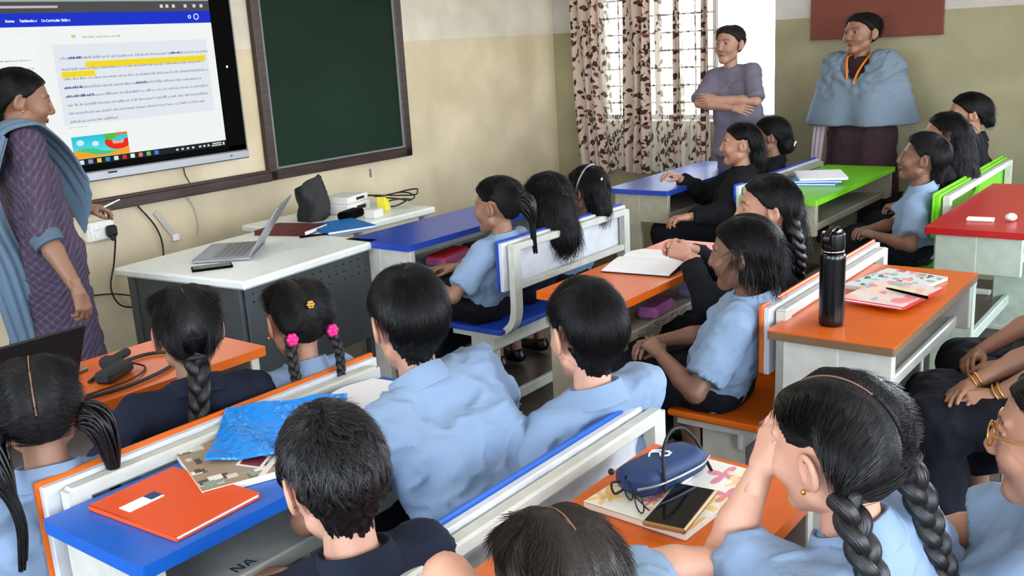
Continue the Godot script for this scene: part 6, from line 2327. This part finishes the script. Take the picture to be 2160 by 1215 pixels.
	out.append({"label": "young woman with folded arms standing before the bright window", "group": "standing teachers", "who": "folded", "seed": 2, "stand": true, "hip": Vector3(5.40, 0.86, -2.46), "yaw": -88, "head": Vector3(5.345, 1.433, -2.515), "hyaw": -84, "hpitch": 2, "skin": Color(0.36, 0.19, 0.13), "sc": 1.0, "hs": 1.0, "w": 1.08, "l1": 0.255, "l2": 0.225, "top": "grey_top", "top_name": "blouse", "sleeve": 0.95, "collar": false, "hem": 0.80, "flare": 0.12, "bottom": "mauve_skirt", "cell": 0.011,
		"la": {"e": Vector3(5.265, 1.115, -2.315), "w": Vector3(5.20, 1.135, -2.52), "pose": "flat", "back": Vector3(-0.8, 0.5, 0)}, "ra": {"e": Vector3(5.205, 1.115, -2.635), "w": Vector3(5.19, 1.085, -2.42), "pose": "flat", "back": Vector3(-0.8, 0.5, 0)},
		"hair": {"part": 0.0, "flow": "tie", "ties": [Vector3(0, -0.03, 0.11)], "n": 2400, "slen": 0.06, "thick": 0.010, "line": "over_ears", "tone": "_brown"}})
	out.append({"label": "smiling woman in a grey shawl and plum dress standing by the pin board", "group": "standing teachers", "who": "shawl", "seed": 3, "stand": true, "hip": Vector3(5.84, 0.88, -1.905), "yaw": -80, "head": Vector3(5.825, 1.453, -1.925), "hyaw": -68, "hpitch": 2, "skin": Color(0.26, 0.125, 0.078), "sc": 1.16, "hs": 1.06, "w": 1.0, "hwide": 1.06, "l1": 0.24, "l2": 0.21, "top": "plum", "top_name": "dress", "sleeve": 0.6, "collar": false, "hem": 0.22, "flare": 0.17, "ease": 0.016, "bottom": "", "cell": 0.011, "studs": true,
		"la": {"e": Vector3(5.87, 1.06, -1.68), "w": Vector3(5.77, 1.03, -1.86), "pose": "fist"}, "ra": {"e": Vector3(5.84, 1.06, -2.14), "w": Vector3(5.76, 1.03, -1.96), "pose": "fist"},
		"hair": {"part": 0.0, "flow": "tie", "ties": [Vector3(0, -0.03, 0.11)], "n": 3000, "slen": 0.06, "thick": 0.010, "line": "over_ears"}})
	return out


# what only one person wears
func dress_up(s: Dictionary, j: Dictionary, t: Node3D, base: Vector3) -> void:
	if s.get("bangles", false):
		for k in 2:
			var b := MB.new()
			var ax: Vector3 = (j.W[k] - j.E[k]).normalized()
			var u := ax.cross(Vector3.UP).normalized()
			var w := ax.cross(u)
			for q in 2:
				var ring := PackedVector3Array()
				for i in 21:
					ring.append(j.W[k] - ax * (0.012 + 0.014 * q) + (u * cos(TAU * i / 20) + w * sin(TAU * i / 20)) * 0.025 - base)
				b.tube(ring, 0.0028, -1, 7)
			obj("bangles", b, M.gold, t)
	match s.get("who", ""):
		"teacher": scarf(j, t, base)
		"shawl": shawl(j, t, base)


func ribbon(pts: Array, wide: Array, face: Array, folds: float, depth: float, th: float, base: Vector3) -> MB:
	# a band of cloth along a path: wide[i] is half the width as a vector at each point, face[i] the way it faces
	var n := pts.size()
	var nu := 26
	var per := 8
	var a := smooth_path(pts, per)
	var w := smooth_path(wide, per)
	var f := smooth_path(face, per)
	var p := PackedVector3Array()
	for j in a.size():
		for i in nu:
			var u := 2.0 * i / (nu - 1) - 1.0
			var bulge := 1.0 - u * u
			p.append(a[j] + w[j] * u + f[j].normalized() * (bulge * w[j].length() * 0.35 + depth * (sin(u * folds * PI + 0.6 * sin(j * 0.15)) * 0.5 + 0.5)) - base)
	var b := MB.new()
	b.sheet(p, nu, a.size(), th)
	return b


func scarf(j: Dictionary, t: Node3D, base: Vector3) -> void:
	var N: Vector3 = j.N
	var F: Vector3 = j.FS
	var R: Vector3 = j.RS
	var U := Vector3.UP
	# over the right shoulder, across the chest to the left hip
	var b := ribbon([N + F * -0.14 + R * 0.10 + U * -0.16, N + F * -0.085 + R * 0.09 + U * -0.01, N + R * 0.085 + U * 0.022, N + F * 0.085 + R * 0.055 + U * -0.055, N + F * 0.155 + R * 0.02 + U * -0.17, N + F * 0.195 + R * -0.03 + U * -0.255, N + F * 0.19 + R * -0.10 + U * -0.305],
		[R * 0.085, R * 0.085, R * 0.075 + F * 0.03, R * 0.085 + U * 0.045, R * 0.075 + U * 0.085, R * 0.045 + U * 0.09, F * -0.03 + U * 0.07], [-F, -F * 0.6 + U * 0.7, U, F * 0.7 + U * 0.6, F + R * 0.2, F, F - R * 0.4], 5.0, 0.010, 0.004, base)
	obj("scarf", b, M.dupatta, t)
	b = ribbon([N + F * -0.10 + R * 0.14 + U * -0.02, N + F * -0.17 + R * 0.17 + U * -0.20, N + F * -0.15 + R * 0.19 + U * -0.45, N + F * -0.12 + R * 0.19 + U * -0.72, N + F * -0.11 + R * 0.18 + U * -0.90],
		[F * 0.03 + R * 0.04, F * 0.05, F * 0.065, F * 0.06, F * 0.055], [R + U, R - F, R, R, R], 4.0, 0.014, 0.004, base)
	obj("scarf_end", b, M.dupatta, t)
	# lanyard
	b = MB.new()
	var pts := []
	for i in 13:
		var a := lerpf(-2.2, 2.2, i / 12.0)
		pts.append(N + U * (0.018 + 0.012 * cos(a)) - F * cos(a) * 0.055 + R * sin(a) * 0.062 - base)
	b.tube(smooth_path(pts, 4), 0.006, -1, 6)
	obj("lanyard", b, M.lanyard, t)
	# turned-up cuff on the right sleeve
	var E: Vector3 = j.E[1]
	var W: Vector3 = j.W[1]
	b = MB.new()
	b.tube(PackedVector3Array([E.lerp(W, 0.10) - base, E.lerp(W, 0.26) - base]), 0.054, 0.050, 22)
	obj("cuff", b, M.cuff_teal, t)
	# a pencil between the left fingers
	b = MB.new()
	b.tube(PackedVector3Array([j.W[0] + Vector3(0.02, -0.02, 0.04) - base, j.W[0] + Vector3(0.13, 0.015, 0.06) - base]), 0.0042, 0.003, 6)
	var pen := obj("pencil", b, M.paper_warm)
	pen.position = base
	tag(pen, "pale pencil held by the teacher in the striped kurta", "pencil")


func shawl(j: Dictionary, t: Node3D, base: Vector3) -> void:
	var f := Fld.new(j.N + Vector3(-0.42, -0.62, -0.50), j.N + Vector3(0.32, 0.12, 0.50), 0.011)
	for k in 2:
		f.cap(j.S - j.D * 0.012, j.A[k] + j.RS * (k * 2 - 1) * 0.02, 0.066, 0.084, 0.04)
		f.cap(j.A[k] + j.RS * (k * 2 - 1) * 0.02, j.E[k] + j.RS * (k * 2 - 1) * 0.015 + Vector3(0, -0.10, 0), 0.080, 0.074, 0.05)
		f.cap(j.A[k] + j.FS * 0.04, j.E[k] + j.FS * 0.07 + Vector3(0, -0.10, 0), 0.055, 0.050, 0.06)
	for sd in [-1.0, 1.0]:
		f.cap(j.S + j.D * 0.10 + j.RS * sd * 0.07 + j.FS * 0.05, j.S + j.D * 0.40 + j.RS * sd * 0.12 + j.FS * 0.085, 0.095, 0.115, 0.09)
	f.cut(Vector3(0, j.N.y - 0.375, 0), Vector3.DOWN)
	# the neckline hangs in a low cowl
	var up: Vector3 = Vector3.UP
	f.cap(j.N + j.FS * 0.10 + up * 0.13, j.N + j.FS * 0.10 + j.D * 0.045, 0.125, 0.075, 0.02, 0, true)
	f.cap(j.N + up * 0.15, j.N - up * 0.02, 0.085, 0.075, 0.01, 0, true)
	var m := f.surface()
	var ns := FastNoiseLite.new()
	ns.frequency = 6.0
	ns.seed = 8
	for i in m.v.size():
		var p: Vector3 = m.v[i] - j.N
		# folds swing from shoulder to shoulder like hung chains
		var x: float = p.dot(j.RS)
		var y: float = p.y - 1.1 * x * x
		m.v[i] += m.n[i] * (0.009 * sin(y * 48.0 + 5.0 * ns.get_noise_2d(x * 1.2, y * 1.5)) * smoothstep(-0.30, -0.08, p.y) + 0.006 * ns.get_noise_3d(p.x, p.y, p.z))
		m.v[i] -= base
	renormal(m)
	obj("shawl", m, M.shawl_grey, t)
	# the pale end of the scarf hanging at her right
	var s: Vector3 = j.E[1]
	var b := ribbon([s + Vector3(-0.04, -0.02, 0.02), s + Vector3(-0.06, -0.16, 0.0), s + Vector3(-0.05, -0.36, -0.02), s + Vector3(-0.04, -0.62, -0.035)], [Vector3(0, 0, 0.03), Vector3(0, 0, 0.035), Vector3(0, 0, 0.032), Vector3(0, 0, 0.03)], [j.FS, j.FS, j.FS, j.FS], 3.0, 0.012, 0.003, base)
	obj("scarf_end", b, M.dupatta_pale, t)
	b = MB.new()
	for sd in [-1.0, 1.0]:
		b.tube(smooth_path([j.N + j.RS * sd * 0.052 + up * 0.02 - j.FS * 0.03 - base, j.N + j.RS * sd * 0.066 + up * 0.012 + j.FS * 0.05 - base, j.N + j.RS * sd * 0.035 + j.FS * 0.115 + j.D * 0.07 - base, j.N + j.RS * sd * 0.02 + j.FS * 0.14 + j.D * 0.14 - base], 6), 0.0065, -1, 6)
	obj("lanyard", b, M.lanyard, t)
